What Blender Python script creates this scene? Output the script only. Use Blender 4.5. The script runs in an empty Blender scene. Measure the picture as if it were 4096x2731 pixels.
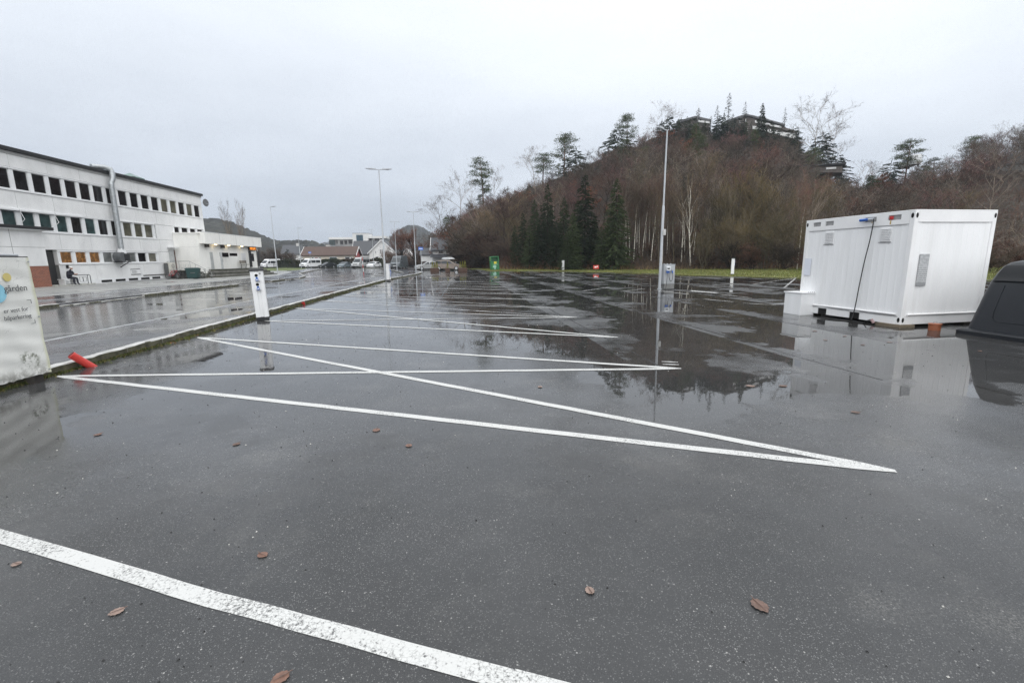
import bpy, bmesh, math, random
import numpy as np
from mathutils import Vector, Matrix
random.seed(7); rng = np.random.default_rng(11)
PI = math.pi
scene = bpy.context.scene
C = scene.collection

# ------------------------------------------------------------------ camera
F_PX, CX, CY, CAM_H = 1820.0, 2048.0, 1365.5, 1.62
_Y = np.array([1838 - CX, 1040 - CY, F_PX]); _Y /= np.linalg.norm(_Y)
_D = np.array([2198 - CX, 12050 - CY, F_PX]); _D -= _Y * (_D @ _Y); _D /= np.linalg.norm(_D)
RW = np.stack([np.cross(_Y, -_D), _Y, -_D], 1)          # world axes seen in camera axes (x right, y down, z forward)
def ray(x, y): return RW.T @ np.array([x - CX, y - CY, F_PX])
def G(x, y, z=0.0):
    r = ray(x, y); p = r * ((z - CAM_H) / r[2]); return Vector((p[0], p[1], z))
def atY(x, y, Y):
    r = ray(x, y); p = r * (Y / r[1]); return Vector((p[0], Y, p[2] + CAM_H))
def atX(x, y, X):
    r = ray(x, y); p = r * (X / r[0]); return Vector((X, p[1], p[2] + CAM_H))
cam_d = bpy.data.cameras.new('camera'); cam = bpy.data.objects.new('camera', cam_d); C.objects.link(cam)
cam_d.sensor_width = 36.0; cam_d.lens = F_PX / 4096 * 36.0; cam_d.clip_end = 12000; cam_d.clip_start = 0.05
_r, _u, _b = RW.T @ [1, 0, 0], RW.T @ [0, -1, 0], RW.T @ [0, 0, -1]
cam.matrix_world = Matrix(((_r[0], _u[0], _b[0], 0), (_r[1], _u[1], _b[1], 0), (_r[2], _u[2], _b[2], CAM_H), (0, 0, 0, 1)))
scene.camera = cam
scene.render.resolution_x, scene.render.resolution_y = 1024, 682

# ------------------------------------------------------------------ sky, sun, exposure
world = bpy.data.worlds.new('World'); scene.world = world; world.use_nodes = True
wn, wl = world.node_tree.nodes, world.node_tree.links
wn.clear()
SUN_EL, SUN_AZ = math.radians(42), math.radians(172)     # azimuth from +Y towards +X: behind the camera
def wnode(t, **k):
    n = wn.new(t)
    for a, v in k.items(): setattr(n, a, v)
    return n
def wmath(op, a, b=None, clamp=False):
    n = wnode('ShaderNodeMath', operation=op, use_clamp=clamp)
    for i, v in enumerate((a, b)):
        if v is None: continue
        if isinstance(v, (int, float)): n.inputs[i].default_value = v
        else: wl.new(v, n.inputs[i])
    return n.outputs[0]
tc = wnode('ShaderNodeTexCoord'); sep = wnode('ShaderNodeSeparateXYZ'); wl.new(tc.outputs['Generated'], sep.inputs[0])
zc = wmath('MAXIMUM', sep.outputs['Z'], 0.0)
cie = wmath('ADD', wmath('MULTIPLY', zc, 0.66), 0.365)        # overcast sky, brighter towards the zenith
mp = wnode('ShaderNodeMapping'); mp.inputs['Scale'].default_value = (1.3, 1.3, 4.2); mp.inputs['Location'].default_value = (3.1, 0.7, 0.2)
wl.new(tc.outputs['Generated'], mp.inputs['Vector'])
nz = wnode('ShaderNodeTexNoise'); nz.inputs['Scale'].default_value = 1.5; nz.inputs['Detail'].default_value = 5; nz.inputs['Roughness'].default_value = 0.55
wl.new(mp.outputs[0], nz.inputs['Vector'])
cl = wmath('MULTIPLY', wmath('SUBTRACT', nz.outputs['Fac'], 0.5), wmath('SUBTRACT', 0.34, wmath('MULTIPLY', zc, 0.5)))
side = wmath('MULTIPLY', sep.outputs['X'], 0.07)               # thinner cloud towards the right
lum = wmath('ADD', wmath('ADD', cie, cl), side)
ramp = wnode('ShaderNodeValToRGB')
ramp.color_ramp.elements[0].position = 0.40; ramp.color_ramp.elements[0].color = (0.90, 0.985, 1.12, 1)
ramp.color_ramp.elements[1].position = 0.80; ramp.color_ramp.elements[1].color = (0.965, 1.0, 1.035, 1)
wl.new(lum, ramp.inputs[0])
vm = wnode('ShaderNodeVectorMath', operation='SCALE'); wl.new(ramp.outputs[0], vm.inputs[0]); wl.new(lum, vm.inputs['Scale'])
sky = wnode('ShaderNodeTexSky', sky_type='NISHITA', sun_disc=False, sun_elevation=SUN_EL, sun_rotation=SUN_AZ)
bg1 = wnode('ShaderNodeBackground'); wl.new(sky.outputs[0], bg1.inputs[0]); bg1.inputs[1].default_value = 0.05
bg2 = wnode('ShaderNodeBackground'); wl.new(vm.outputs[0], bg2.inputs[0]); bg2.inputs[1].default_value = 1.0
mx = wnode('ShaderNodeMixShader'); mx.inputs[0].default_value = 0.97
wl.new(bg1.outputs[0], mx.inputs[1]); wl.new(bg2.outputs[0], mx.inputs[2])
wo = wnode('ShaderNodeOutputWorld'); wl.new(mx.outputs[0], wo.inputs['Surface'])
sd = bpy.data.lights.new('sun', 'SUN'); sd.energy = 1.5; sd.angle = math.radians(120); sd.color = (1.0, 0.975, 0.94)
sun = bpy.data.objects.new('sun', sd); C.objects.link(sun)
_dir = Vector((math.sin(SUN_AZ) * math.cos(SUN_EL), math.cos(SUN_AZ) * math.cos(SUN_EL), math.sin(SUN_EL)))
sun.rotation_euler = _dir.to_track_quat('Z', 'Y').to_euler(); sun.location = (20, -30, 60)
vs = scene.view_settings
vs.view_transform = 'Standard'; vs.look = 'None'; vs.gamma = 1.0; vs.exposure = 0.74
try: vs.use_curve_mapping = False
except Exception: pass
scene.render.engine = 'CYCLES'
scene.cycles.max_bounces = 6; scene.cycles.diffuse_bounces = 3; scene.cycles.glossy_bounces = 4
scene.cycles.transparent_max_bounces = 12; scene.cycles.volume_bounces = 0
scene.cycles.use_denoising = True; scene.cycles.denoiser = 'OPENIMAGEDENOISE'; scene.cycles.denoising_input_passes = 'RGB_ALBEDO_NORMAL'; scene.cycles.denoising_prefilter = 'NONE'; scene.cycles.caustics_reflective = False; scene.cycles.caustics_refractive = False

# ------------------------------------------------------------------ materials
MATS = {}
def new_mat(name):
    m = bpy.data.materials.new(name); m.use_nodes = True
    nt = m.node_tree; return m, nt, nt.nodes['Principled BSDF']
def N(nt, t, **k):
    n = nt.nodes.new(t)
    for a, v in k.items():
        if a in n.inputs and not hasattr(n, a): n.inputs[a].default_value = v
        else: setattr(n, a, v)
    return n
def inp(n, **k):
    for a, v in k.items(): n.inputs[a.replace('_', ' ')].default_value = v
    return n
def mth(nt, op, a, b=None, c=None, clamp=False):
    n = nt.nodes.new('ShaderNodeMath'); n.operation = op; n.use_clamp = clamp
    for i, v in enumerate((a, b, c)):
        if v is None: continue
        if isinstance(v, (int, float)): n.inputs[i].default_value = v
        else: nt.links.new(v, n.inputs[i])
    return n.outputs[0]
def noise(nt, vec, scale, detail=3, rough=0.5):
    n = nt.nodes.new('ShaderNodeTexNoise'); inp(n, Scale=scale, Detail=detail, Roughness=rough)
    if vec is not None: nt.links.new(vec, n.inputs['Vector'])
    return n.outputs['Fac']
def sstep(nt, x, a, b):
    n = nt.nodes.new('ShaderNodeMapRange'); n.interpolation_type = 'SMOOTHSTEP'
    nt.links.new(x, n.inputs[0]); n.inputs[1].default_value = a; n.inputs[2].default_value = b
    return n.outputs[0]
def mixc(nt, f, a, b):
    n = nt.nodes.new('ShaderNodeMix'); n.data_type = 'RGBA'
    for i, v in ((0, f), (6, a), (7, b)):
        if isinstance(v, (int, float)): n.inputs[i].default_value = v
        elif isinstance(v, tuple): n.inputs[i].default_value = (*v, 1)
        else: nt.links.new(v, n.inputs[i])
    return n.outputs[2]
def pos(nt, kind='pos'):
    if kind == 'pos': return nt.nodes.new('ShaderNodeNewGeometry').outputs['Position']
    return nt.nodes.new('ShaderNodeTexCoord').outputs['Object']
def bump(nt, b, h, strength=0.3, dist=0.01):
    n = nt.nodes.new('ShaderNodeBump'); inp(n, Strength=strength, Distance=dist)
    nt.links.new(h, n.inputs['Height']); nt.links.new(n.outputs[0], b.inputs['Normal'])
def M(name, col, rough=0.6, metal=0.0, var=0.12, scale=3.0, dirt=None, dirt_amt=0.0, bmp=0.0, bscale=60, spec=0.5, coords='pos', stretch=None):
    """painted / plain surface with uneven colour, optional dirt and fine relief"""
    if name in MATS: return MATS[name]
    m, nt, b = new_mat(name); L = nt.links
    v = pos(nt, coords)
    if stretch:
        mpn = N(nt, 'ShaderNodeMapping'); mpn.inputs['Scale'].default_value = stretch; L.new(v, mpn.inputs[0]); v = mpn.outputs[0]
    n1 = noise(nt, v, scale, 5, 0.6)
    lo = tuple(c * (1 - var) for c in col); hi = tuple(min(1, c * (1 + var)) for c in col)
    c = mixc(nt, sstep(nt, n1, 0.3, 0.7), lo, hi)
    if dirt:
        n2 = noise(nt, v, scale * 0.37 + 0.3, 6, 0.65)
        c = mixc(nt, mth(nt, 'MULTIPLY', sstep(nt, n2, 0.5, 0.78), dirt_amt), c, dirt)
    L.new(c, b.inputs['Base Color'])
    L.new(mth(nt, 'ADD', rough - 0.06, mth(nt, 'MULTIPLY', n1, 0.12)), b.inputs['Roughness'])
    b.inputs['Metallic'].default_value = metal; b.inputs['Specular IOR Level'].default_value = spec
    if bmp: bump(nt, b, noise(nt, v, bscale, 3), bmp, 0.01)
    MATS[name] = m; return m
def glow(name, col, strength):
    m, nt, b = new_mat(name); b.inputs['Base Color'].default_value = (*col, 1)
    b.inputs['Emission Color'].default_value = (*col, 1); b.inputs['Emission Strength'].default_value = strength; MATS[name] = m; return m

# ------------------------------------------------------------------ mesh helpers
class MB:
    def __init__(s): s.v = []; s.f = []; s.n = 0
    def add(s, v, f):
        o = s.n; s.v.extend([tuple(p) for p in v]); s.f.extend([tuple(i + o for i in q) for q in f]); s.n += len(v); return s
    def box(s, x0, x1, y0, y1, z0, z1, mat=None):
        v = [Vector((x, y, z)) for z in (z0, z1) for x, y in ((x0, y0), (x1, y0), (x1, y1), (x0, y1))]
        if mat: v = [mat @ p for p in v]
        return s.add(v, [(0, 3, 2, 1), (4, 5, 6, 7), (0, 1, 5, 4), (1, 2, 6, 5), (2, 3, 7, 6), (3, 0, 4, 7)])
    def tube(s, pts, rad, seg=8, cap=True):
        pts = [Vector(p) for p in pts]; n = len(pts)
        if isinstance(rad, (int, float)): rad = [rad] * n
        ref = None; V = []
        for i, p in enumerate(pts):
            d = (pts[min(i + 1, n - 1)] - pts[max(i - 1, 0)]).normalized()
            if ref is None or abs(ref.dot(d)) > 0.95: ref = d.orthogonal().normalized()
            a = (ref - d * ref.dot(d)).normalized(); ref = a; b = d.cross(a)
            for k in range(seg):
                t = 2 * PI * k / seg; V.append(p + (a * math.cos(t) + b * math.sin(t)) * rad[i])
        Fq = [(i * seg + k, i * seg + (k + 1) % seg, (i + 1) * seg + (k + 1) % seg, (i + 1) * seg + k) for i in range(n - 1) for k in range(seg)]
        if cap: Fq += [tuple(range(seg - 1, -1, -1)), tuple((n - 1) * seg + k for k in range(seg))]
        return s.add(V, Fq)
    def poly(s, pts, z0, z1):                                   # prism over a flat outline (counter-clockwise)
        n = len(pts); V = [(p[0], p[1], z0) for p in pts] + [(p[0], p[1], z1) for p in pts]
        return s.add(V, [tuple(range(n - 1, -1, -1)), tuple(range(n, 2 * n))] + [(i, (i + 1) % n, n + (i + 1) % n, n + i) for i in range(n)])
    def prism(s, pts, off):                                     # any planar outline swept by off
        n = len(pts); pts = [Vector(p) for p in pts]; off = Vector(off)
        return s.add(pts + [p + off for p in pts], [tuple(range(n - 1, -1, -1)), tuple(range(n, 2 * n))] + [(i, (i + 1) % n, n + (i + 1) % n, n + i) for i in range(n)])
    def loft(s, rings, cap=True):
        k = len(rings[0]); V = [p for r in rings for p in r]
        Fq = [(i * k + j, i * k + (j + 1) % k, (i + 1) * k + (j + 1) % k, (i + 1) * k + j) for i in range(len(rings) - 1) for j in range(k)]
        if cap: Fq += [tuple(range(k - 1, -1, -1)), tuple((len(rings) - 1) * k + j for j in range(k))]
        return s.add(V, Fq)
    def mesh(s, name, mat, bevel=0, smooth=False, seg=1):
        me = bpy.data.meshes.new(name); me.from_pydata(s.v, [], s.f)
        bm = bmesh.new(); bm.from_mesh(me); bmesh.ops.recalc_face_normals(bm, faces=bm.faces)
        if bevel: bmesh.ops.bevel(bm, geom=list(bm.edges), offset=bevel, segments=seg, affect='EDGES', clamp_overlap=True)
        bm.to_mesh(me); bm.free()
        if mat: me.materials.append(mat)
        if smooth:
            me.shade_smooth()
            try: me.set_sharp_from_angle(angle=math.radians(38))
            except Exception: pass
        return me
    def build(s, name, mat, parent=None, bevel=0, smooth=False, seg=1):
        return link(name, s.mesh(name, mat, bevel, smooth, seg), parent)
def link(name, me, parent=None, loc=None, rotz=None):
    o = bpy.data.objects.new(name, me); C.objects.link(o)
    if parent: o.parent = parent
    if loc is not None: o.location = loc
    if rotz is not None: o.rotation_euler = (0, 0, rotz)
    return o
def box(x0, x1, y0, y1, z0, z1): return MB().box(x0, x1, y0, y1, z0, z1)
def thing(name, label, cat, loc=(0, 0, 0), rotz=0, group=None):
    o = bpy.data.objects.new(name, None); C.objects.link(o); o.location = loc; o.rotation_euler = (0, 0, rotz); o.empty_display_size = 0.2
    return tag(o, label, cat, group)
def tag(o, label, cat, group=None):
    o['label'] = label; o['category'] = cat
    if group: o['group'] = group
    return o
def struct(o): o['kind'] = 'structure'; return o
def copy_tree(o, parent=None):
    c = o.copy(); C.objects.link(c); c.parent = parent
    for ch in o.children: copy_tree(ch, c)
    return c
def rrect(cx, cy, hx, hy, r, z, n=5):
    out = []
    for sx, sy, a0 in ((1, 1, 0), (-1, 1, PI / 2), (-1, -1, PI), (1, -1, 1.5 * PI)):
        for k in range(n):
            a = a0 + k * PI / 2 / (n - 1); out.append((cx + sx * (hx - r) + r * math.cos(a), cy + sy * (hy - r) + r * math.sin(a), z))
    return out
def text_mesh(body, size, mat, name, parent, extrude=0.001):
    cu = bpy.data.curves.new(name, 'FONT'); cu.body = body; cu.size = size; cu.extrude = extrude
    tmp = bpy.data.objects.new(name, cu); C.objects.link(tmp)
    dg = bpy.context.evaluated_depsgraph_get(); dg.update()
    me = bpy.data.meshes.new_from_object(tmp.evaluated_get(dg)); bpy.data.objects.remove(tmp)
    me.materials.clear(); me.materials.append(mat)
    return link(name, me, parent)

# ------------------------------------------------------------------ wet asphalt
def asphalt(name, base=0.032, lanes=True, wet=0.5, film=0.30, blue=1.0, tan=False, gloss=False):
    m, nt, b = new_mat(name); L = nt.links
    P = pos(nt)
    sx = N(nt, 'ShaderNodeSeparateXYZ'); L.new(P, sx.inputs[0]); X, Y = sx.outputs[0], sx.outputs[1]
    flat = N(nt, 'ShaderNodeCombineXYZ'); L.new(X, flat.inputs[0]); L.new(Y, flat.inputs[1]); Pf = flat.outputs[0]
    # water height field: broad hollows, lanes laid 2.65 m wide that hold water along their joints
    warp = noise(nt, Pf, 0.9, 3, 0.6)
    big = noise(nt, Pf, 0.16, 2, 0.5); mid = noise(nt, Pf, 0.55, 4, 0.55); sml = noise(nt, Pf, 3.5, 4, 0.6)
    h = mth(nt, 'ADD', mth(nt, 'MULTIPLY', big, 0.45), mth(nt, 'ADD', mth(nt, 'MULTIPLY', mid, 0.58), mth(nt, 'MULTIPLY', sml, 0.12)))
    h = mth(nt, 'ADD', h, mth(nt, 'MULTIPLY', mth(nt, 'SUBTRACT', noise(nt, P, 45, 3, 0.7), 0.5), 0.05))
    if lanes:
        xx = mth(nt, 'ADD', X, mth(nt, 'MULTIPLY', mth(nt, 'SUBTRACT', warp, 0.5), 0.10))
        t = mth(nt, 'FRACT', mth(nt, 'DIVIDE', mth(nt, 'ADD', xx, 2.65 * 8 - 2.60), 2.65))
        saw = mth(nt, 'MULTIPLY', mth(nt, 'SUBTRACT', t, 0.5), 0.17)
        right = sstep(nt, X, -0.5, 4.5); far = sstep(nt, Y, 3.0, 9.0)
        amt = mth(nt, 'MULTIPLY', right, far)
        h = mth(nt, 'ADD', h, mth(nt, 'ADD', mth(nt, 'MULTIPLY', saw, amt), mth(nt, 'MULTIPLY', amt, 0.06)))
        near = mth(nt, 'SUBTRACT', 1.0, sstep(nt, Y, 2.2, 5.0)); h = mth(nt, 'SUBTRACT', h, mth(nt, 'MULTIPLY', near, 0.09))
        for bx, by, br, ba in ((3.3, 5.35, 1.25, .15), (7.9, 6.9, 2.2, .12), (5.6, 9.6, 1.6, .07), (8.6, 13, 2.0, .07), (-4.3, 8.4, .75, .20), (-4.4, 4.6, 1.3, .10), (1.6, 9.5, 1.2, .10), (1.5, 22, 5, .04)):
            dx, dy = mth(nt, 'DIVIDE', mth(nt, 'SUBTRACT', X, bx), br), mth(nt, 'DIVIDE', mth(nt, 'SUBTRACT', Y, by), br * (.55 if br < 1 else .8))
            h = mth(nt, 'ADD', h, mth(nt, 'MULTIPLY', mth(nt, 'EXPONENT', mth(nt, 'MULTIPLY', mth(nt, 'ADD', mth(nt, 'MULTIPLY', dx, dx), mth(nt, 'MULTIPLY', dy, dy)), -1.0)), ba))
    c0 = 0.60 - 0.10 * (wet - 0.5)
    puddle = sstep(nt, h, c0, c0 + 0.028)
    damp = sstep(nt, h, c0 - 0.22, c0 + 0.0)
    # stone: dark binder with pale and dark grains
    vo = N(nt, 'ShaderNodeTexVoronoi'); inp(vo, Scale=150.0); L.new(P, vo.inputs['Vector'])
    sc_ = N(nt, 'ShaderNodeSeparateColor'); L.new(vo.outputs['Color'], sc_.inputs[0])
    vo2 = N(nt, 'ShaderNodeTexVoronoi'); inp(vo2, Scale=78.0); L.new(P, vo2.inputs['Vector'])
    sc2 = N(nt, 'ShaderNodeSeparateColor'); L.new(vo2.outputs['Color'], sc2.inputs[0])
    g = mth(nt, 'MULTIPLY', sstep(nt, sc_.outputs[0], 0.66, 1.0), mth(nt, 'SUBTRACT', 1.0, sstep(nt, vo.outputs['Distance'], 0.25, 0.55)))
    g2 = mth(nt, 'MULTIPLY', sstep(nt, sc2.outputs[1], 0.955, 1.0), mth(nt, 'SUBTRACT', 1.0, sstep(nt, vo2.outputs['Distance'], 0.18, 0.42)))
    patch = noise(nt, Pf, 0.8, 5, 0.62)
    patch = sstep(nt, mth(nt, 'ADD', mth(nt, 'MULTIPLY', patch, .55), mth(nt, 'MULTIPLY', noise(nt, Pf, 0.33, 3, .6), .45)), .36, .64)
    col = mixc(nt, patch, (base * 0.66, base * 0.675, base * 0.70 * blue), (base * 1.5, base * 1.51, base * 1.53 * blue))
    fine = noise(nt, P, 260, 2, 0.7)
    col = mixc(nt, sstep(nt, fine, 0.44, 0.74), col, (base * 2.5, base * 2.5, base * 2.45))
    if tan:
        sand = mth(nt, 'MULTIPLY', sstep(nt, noise(nt, Pf, 0.95, 6, 0.66), 0.52, 0.68), sstep(nt, noise(nt, P, 70, 3, 0.7), 0.42, 0.62))
        col = mixc(nt, mth(nt, 'MULTIPLY', sand, 0.55), col, (0.17, 0.165, 0.155))
    col = mixc(nt, mth(nt, 'MULTIPLY', g, 0.7), col, (0.26, 0.26, 0.255))
    col = mixc(nt, mth(nt, 'MULTIPLY', g2, 0.8), col, (0.45, 0.44, 0.42))
    sheen = sstep(nt, mth(nt, 'ADD', mth(nt, 'MULTIPLY', noise(nt, Pf, 0.42, 4, 0.62), .75), mth(nt, 'MULTIPLY', noise(nt, Pf, 2.2, 3, .6), .25)), .42, .60)   # areas still wet, darker and glossier
    col = mixc(nt, mth(nt, 'MULTIPLY', sheen, 0.5), col, (base * 0.75, base * 0.77, base * 0.80))
    col = mixc(nt, mth(nt, 'MULTIPLY', puddle, 0.45), col, (base * 0.7, base * 0.66, base * 0.6))
    L.new(col, b.inputs['Base Color'])
    lf = mth(nt, 'MULTIPLY', sstep(nt, Y, 2.5, 7.0), mth(nt, 'SUBTRACT', 1.0, sstep(nt, X, -0.5, 3.5))) if lanes else None    # thicker water film on the kerb side
    rdamp = mth(nt, 'SUBTRACT', film + 0.20, mth(nt, 'MULTIPLY', damp, 0.22))
    if lanes: rdamp = mth(nt, 'ADD', mth(nt, 'SUBTRACT', rdamp, mth(nt, 'MULTIPLY', lf, 0.10)), mth(nt, 'MULTIPLY', amt, 0.10))
    rdamp = mth(nt, 'MULTIPLY', rdamp, mth(nt, 'SUBTRACT', 1.25, mth(nt, 'MULTIPLY', sheen, 0.6)))
    if gloss: rdamp = mth(nt, 'ADD', 0.05, mth(nt, 'MULTIPLY', mid, 0.16))
    rr = mth(nt, 'MULTIPLY', rdamp, mth(nt, 'SUBTRACT', 1.0, puddle))
    L.new(mth(nt, 'ADD', rr, mth(nt, 'MULTIPLY', puddle, 0.015)), b.inputs['Roughness'])
    b.inputs['IOR'].default_value = 1.45
    # relief: stones outside the water, faint rain ripples on it
    dry = mth(nt, 'SUBTRACT', 1.0, puddle)
    dr2 = mth(nt, 'MULTIPLY', dry, mth(nt, 'SUBTRACT', 1.0, mth(nt, 'MULTIPLY', damp, 0.80)))
    if gloss: dr2 = mth(nt, 'MULTIPLY', dr2, 0.12)
    if lanes: dr2 = mth(nt, 'MULTIPLY', dr2, mth(nt, 'SUBTRACT', 1.0, mth(nt, 'MULTIPLY', lf, 0.8)))
    hst = mth(nt, 'MULTIPLY', mth(nt, 'ADD', mth(nt, 'MULTIPLY', vo.outputs['Distance'], 0.7), mth(nt, 'MULTIPLY', fine, 0.8)), dr2)
    rip = mth(nt, 'MULTIPLY', noise(nt, P, 9.0, 2, 0.5), 0.10)
    nb = N(nt, 'ShaderNodeBump'); inp(nb, Strength=0.40, Distance=0.004); L.new(mth(nt, 'ADD', hst, rip), nb.inputs['Height']); L.new(nb.outputs[0], b.inputs['Normal'])
    MATS[name] = m; return m
ASPH = asphalt('wet_asphalt_lot', 0.036, True, 0.5, 0.17, 1.02, tan=True)
ASPH_R = asphalt('wet_asphalt_road', 0.042, False, 0.3, 0.04, 1.06, gloss=True)
ASPH_W = asphalt('wet_asphalt_walk', 0.06, False, 0.35, 0.14, 1.12)
PLAZA = asphalt('old_asphalt_yard', 0.20, False, 0.0, 0.42, 0.93)

def sheet(name, pts, z, mat, thick=0.3):
    o = MB().poly(pts, z - thick, z).build(name, mat); return struct(o)

soil = M('soil', (0.05, 0.045, 0.03), 0.9, var=0.3, scale=0.3)
gm = bpy.data.meshes.new('ground'); gm.from_pydata([(-5000, -600, -0.06), (5000, -600, -0.06), (5000, 6500, -0.06), (-5000, 6500, -0.06)], [], [(0, 1, 2, 3)])
gm.materials.append(soil); struct(link('ground', gm))
# carriageway, beyond it the crossing street; car park; yard in front of the long building
sheet('road', [(-16.0, -30), (-8.9, -30), (-8.9, 52), (-7.8, 60), (-6, 75), (0, 80), (3.4, 76), (6, 90), (-6, 140), (-70, 150), (-70, 128), (-31, 108), (-22.2, 66.8), (-16.6, 52)], -0.004, ASPH_R)
LOT = sheet('parking_lot', [(-6.2, -30), (70, -30), (60, 5), (24.9, 30.2), (23.3, 33.2), (20.1, 41.2), (18.9, 47.3), (12.4, 60.5), (4.2, 66.5), (3.2, 78), (-4, 79), (-6.5, 72), (-4.9, 60.4), (-5.1, 54.5), (-5.6, 47.3), (-6.2, 41.8)], 0.0, ASPH)
walk = MB()
WP = [(-6.2, -30), (-6.2, 41.8), (-5.62, 47.3), (-5.12, 54.5), (-5.0, 60.4), (-6.4, 70), (-14, 100), (-20, 112), (-22.6, 111.6), (-17.3, 103.6), (-12.7, 85.4), (-7.4, 61.5), (-8.2, 52), (-8.85, 48), (-8.95, 40), (-8.95, -30)]
wz = [0.11, 0.11, 0.11, 0.11, 0.11, 0.11, 0.1, 0.1, 0.1, 0.1, 0.1, 0.1, 0.02, 0.012, 0.012, 0.012]
n = len(WP); walk.add([(p[0], p[1], z) for p, z in zip(WP, wz)] + [(p[0], p[1], -0.3) for p in WP], [tuple(range(n))] + [(i, n + i, n + (i + 1) % n, (i + 1) % n) for i in range(n)])
struct(walk.build('pavement', ASPH_W))
sheet('pavement', [(-20.3, -30), (-16.0, -30), (-16.0, 48), (-16.8, 52.2), (-22.3, 66.8), (-31, 107.3), (-37, 116), (-44, 116), (-31.5, 88), (-25.5, 74), (-20.8, 54)], 0.1, ASPH_W)
sheet('yard', [(-50, -30), (-20.3, -30), (-17.9, 22.5), (-18.3, 25.5), (-19.8, 29), (-20.4, 32.2), (-20.2, 40), (-20.8, 54), (-25.5, 74), (-31.5, 88), (-60, 100)], 0.09, PLAZA)
flush = M('flush_kerb', (0.30, 0.31, 0.32), 0.45, var=0.25, scale=2.5, bmp=0.3)
grm = M('granite_kerb', (0.33, 0.325, 0.31), 0.55, var=0.3, scale=5, dirt=(0.10, 0.09, 0.06), dirt_amt=0.7, bmp=0.5, bscale=40)
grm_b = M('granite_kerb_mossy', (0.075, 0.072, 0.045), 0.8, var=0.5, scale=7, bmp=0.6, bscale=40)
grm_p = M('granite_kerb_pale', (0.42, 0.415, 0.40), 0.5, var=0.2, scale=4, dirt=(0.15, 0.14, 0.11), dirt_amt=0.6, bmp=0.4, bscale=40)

def stone_mesh(L, w, h, seed):
    r = random.Random(seed); m = MB(); nx = 6
    rings = []
    for i in range(nx + 1):
        y = L * i / nx; j = lambda a: r.uniform(-a, a)
        rings.append([(-w / 2 + j(.006), y, -0.15), (w / 2 + j(.012), y, -0.15), (w / 2 + j(.014), y, h - 0.012 + j(.008)), (w / 2 - 0.014 + j(.008), y, h + j(.006)), (-w / 2 + j(.008), y, h + j(.006))])
    m.loft(rings)
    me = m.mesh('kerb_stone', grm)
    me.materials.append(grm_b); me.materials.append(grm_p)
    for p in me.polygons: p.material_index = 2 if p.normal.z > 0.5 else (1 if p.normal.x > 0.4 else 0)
    return me
STONES = [stone_mesh(0.985, 0.15, 0.125, s) for s in range(6)]
def kerb(name, path, label_face=1, heights=None, step=1.0):
    """row of granite stones along a path; the exposed face points to the right of travel when label_face is 1"""
    k = bpy.data.objects.new(name, None); C.objects.link(k); struct(k); i = 0
    for a, b in zip(path[:-1], path[1:]):
        a, b = Vector((*a, 0)), Vector((*b, 0)); d = b - a; n = max(1, round(d.length / step)); u = d / n
        for q in range(n):
            p = a + u * q; st = link('kerb_stone', STONES[i % 6], k); i += 1
            st.location = p; st.rotation_euler = (0, 0, math.atan2(-u.x, u.y) + (PI if label_face < 0 else 0))
            if label_face < 0: st.location = p + u
            st.scale = (1, u.length / 1.0, 1)
            if heights:
                hz = heights((p + u * .5).y); st.location.z = -0.125 + hz
            st.location.z += random.uniform(-.006, .006); st.rotation_euler.z += random.uniform(-.006, .006)
    return k
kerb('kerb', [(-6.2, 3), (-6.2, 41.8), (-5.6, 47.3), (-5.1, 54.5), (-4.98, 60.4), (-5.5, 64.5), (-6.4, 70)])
def far_h(y):
    if y < 19.6 or 25.3 < y < 34.8 or 40.8 < y < 44 or y > 47.5: return 0.125
    return 0.03
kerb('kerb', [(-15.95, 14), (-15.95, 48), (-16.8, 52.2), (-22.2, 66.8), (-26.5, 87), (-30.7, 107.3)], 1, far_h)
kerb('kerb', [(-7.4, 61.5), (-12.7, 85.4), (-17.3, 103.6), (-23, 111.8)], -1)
fl = MB()
for i in range(48):                                            # flush granite edge between pavement and carriageway
    y = 4 + i * 0.95; fl.box(-9.02 + random.uniform(-.012, .012), -8.9, y, y + 0.94, -0.1, 0.016)
struct(fl.build('flush_edge', flush))
yl = MB()                                                      # thin stone line where the yard begins
pts = [(-18.0, 21.2), (-17.95, 23), (-18.35, 25.5), (-19.8, 28.9), (-20.45, 32.2), (-20.25, 37.4), (-20.4, 46.5), (-20.85, 53)]
for a, b in zip(pts[:-1], pts[1:]):
    a, b = Vector(a), Vector(b); d = (b - a).normalized(); nn = Vector((-d.y, d.x)) * 0.05
    yl.poly([tuple(a - nn)[:2], tuple(a + nn)[:2], tuple(b + nn)[:2], tuple(b - nn)[:2]][::-1], 0.0, 0.112)
struct(yl.build('yard_edge', flush))

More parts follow.
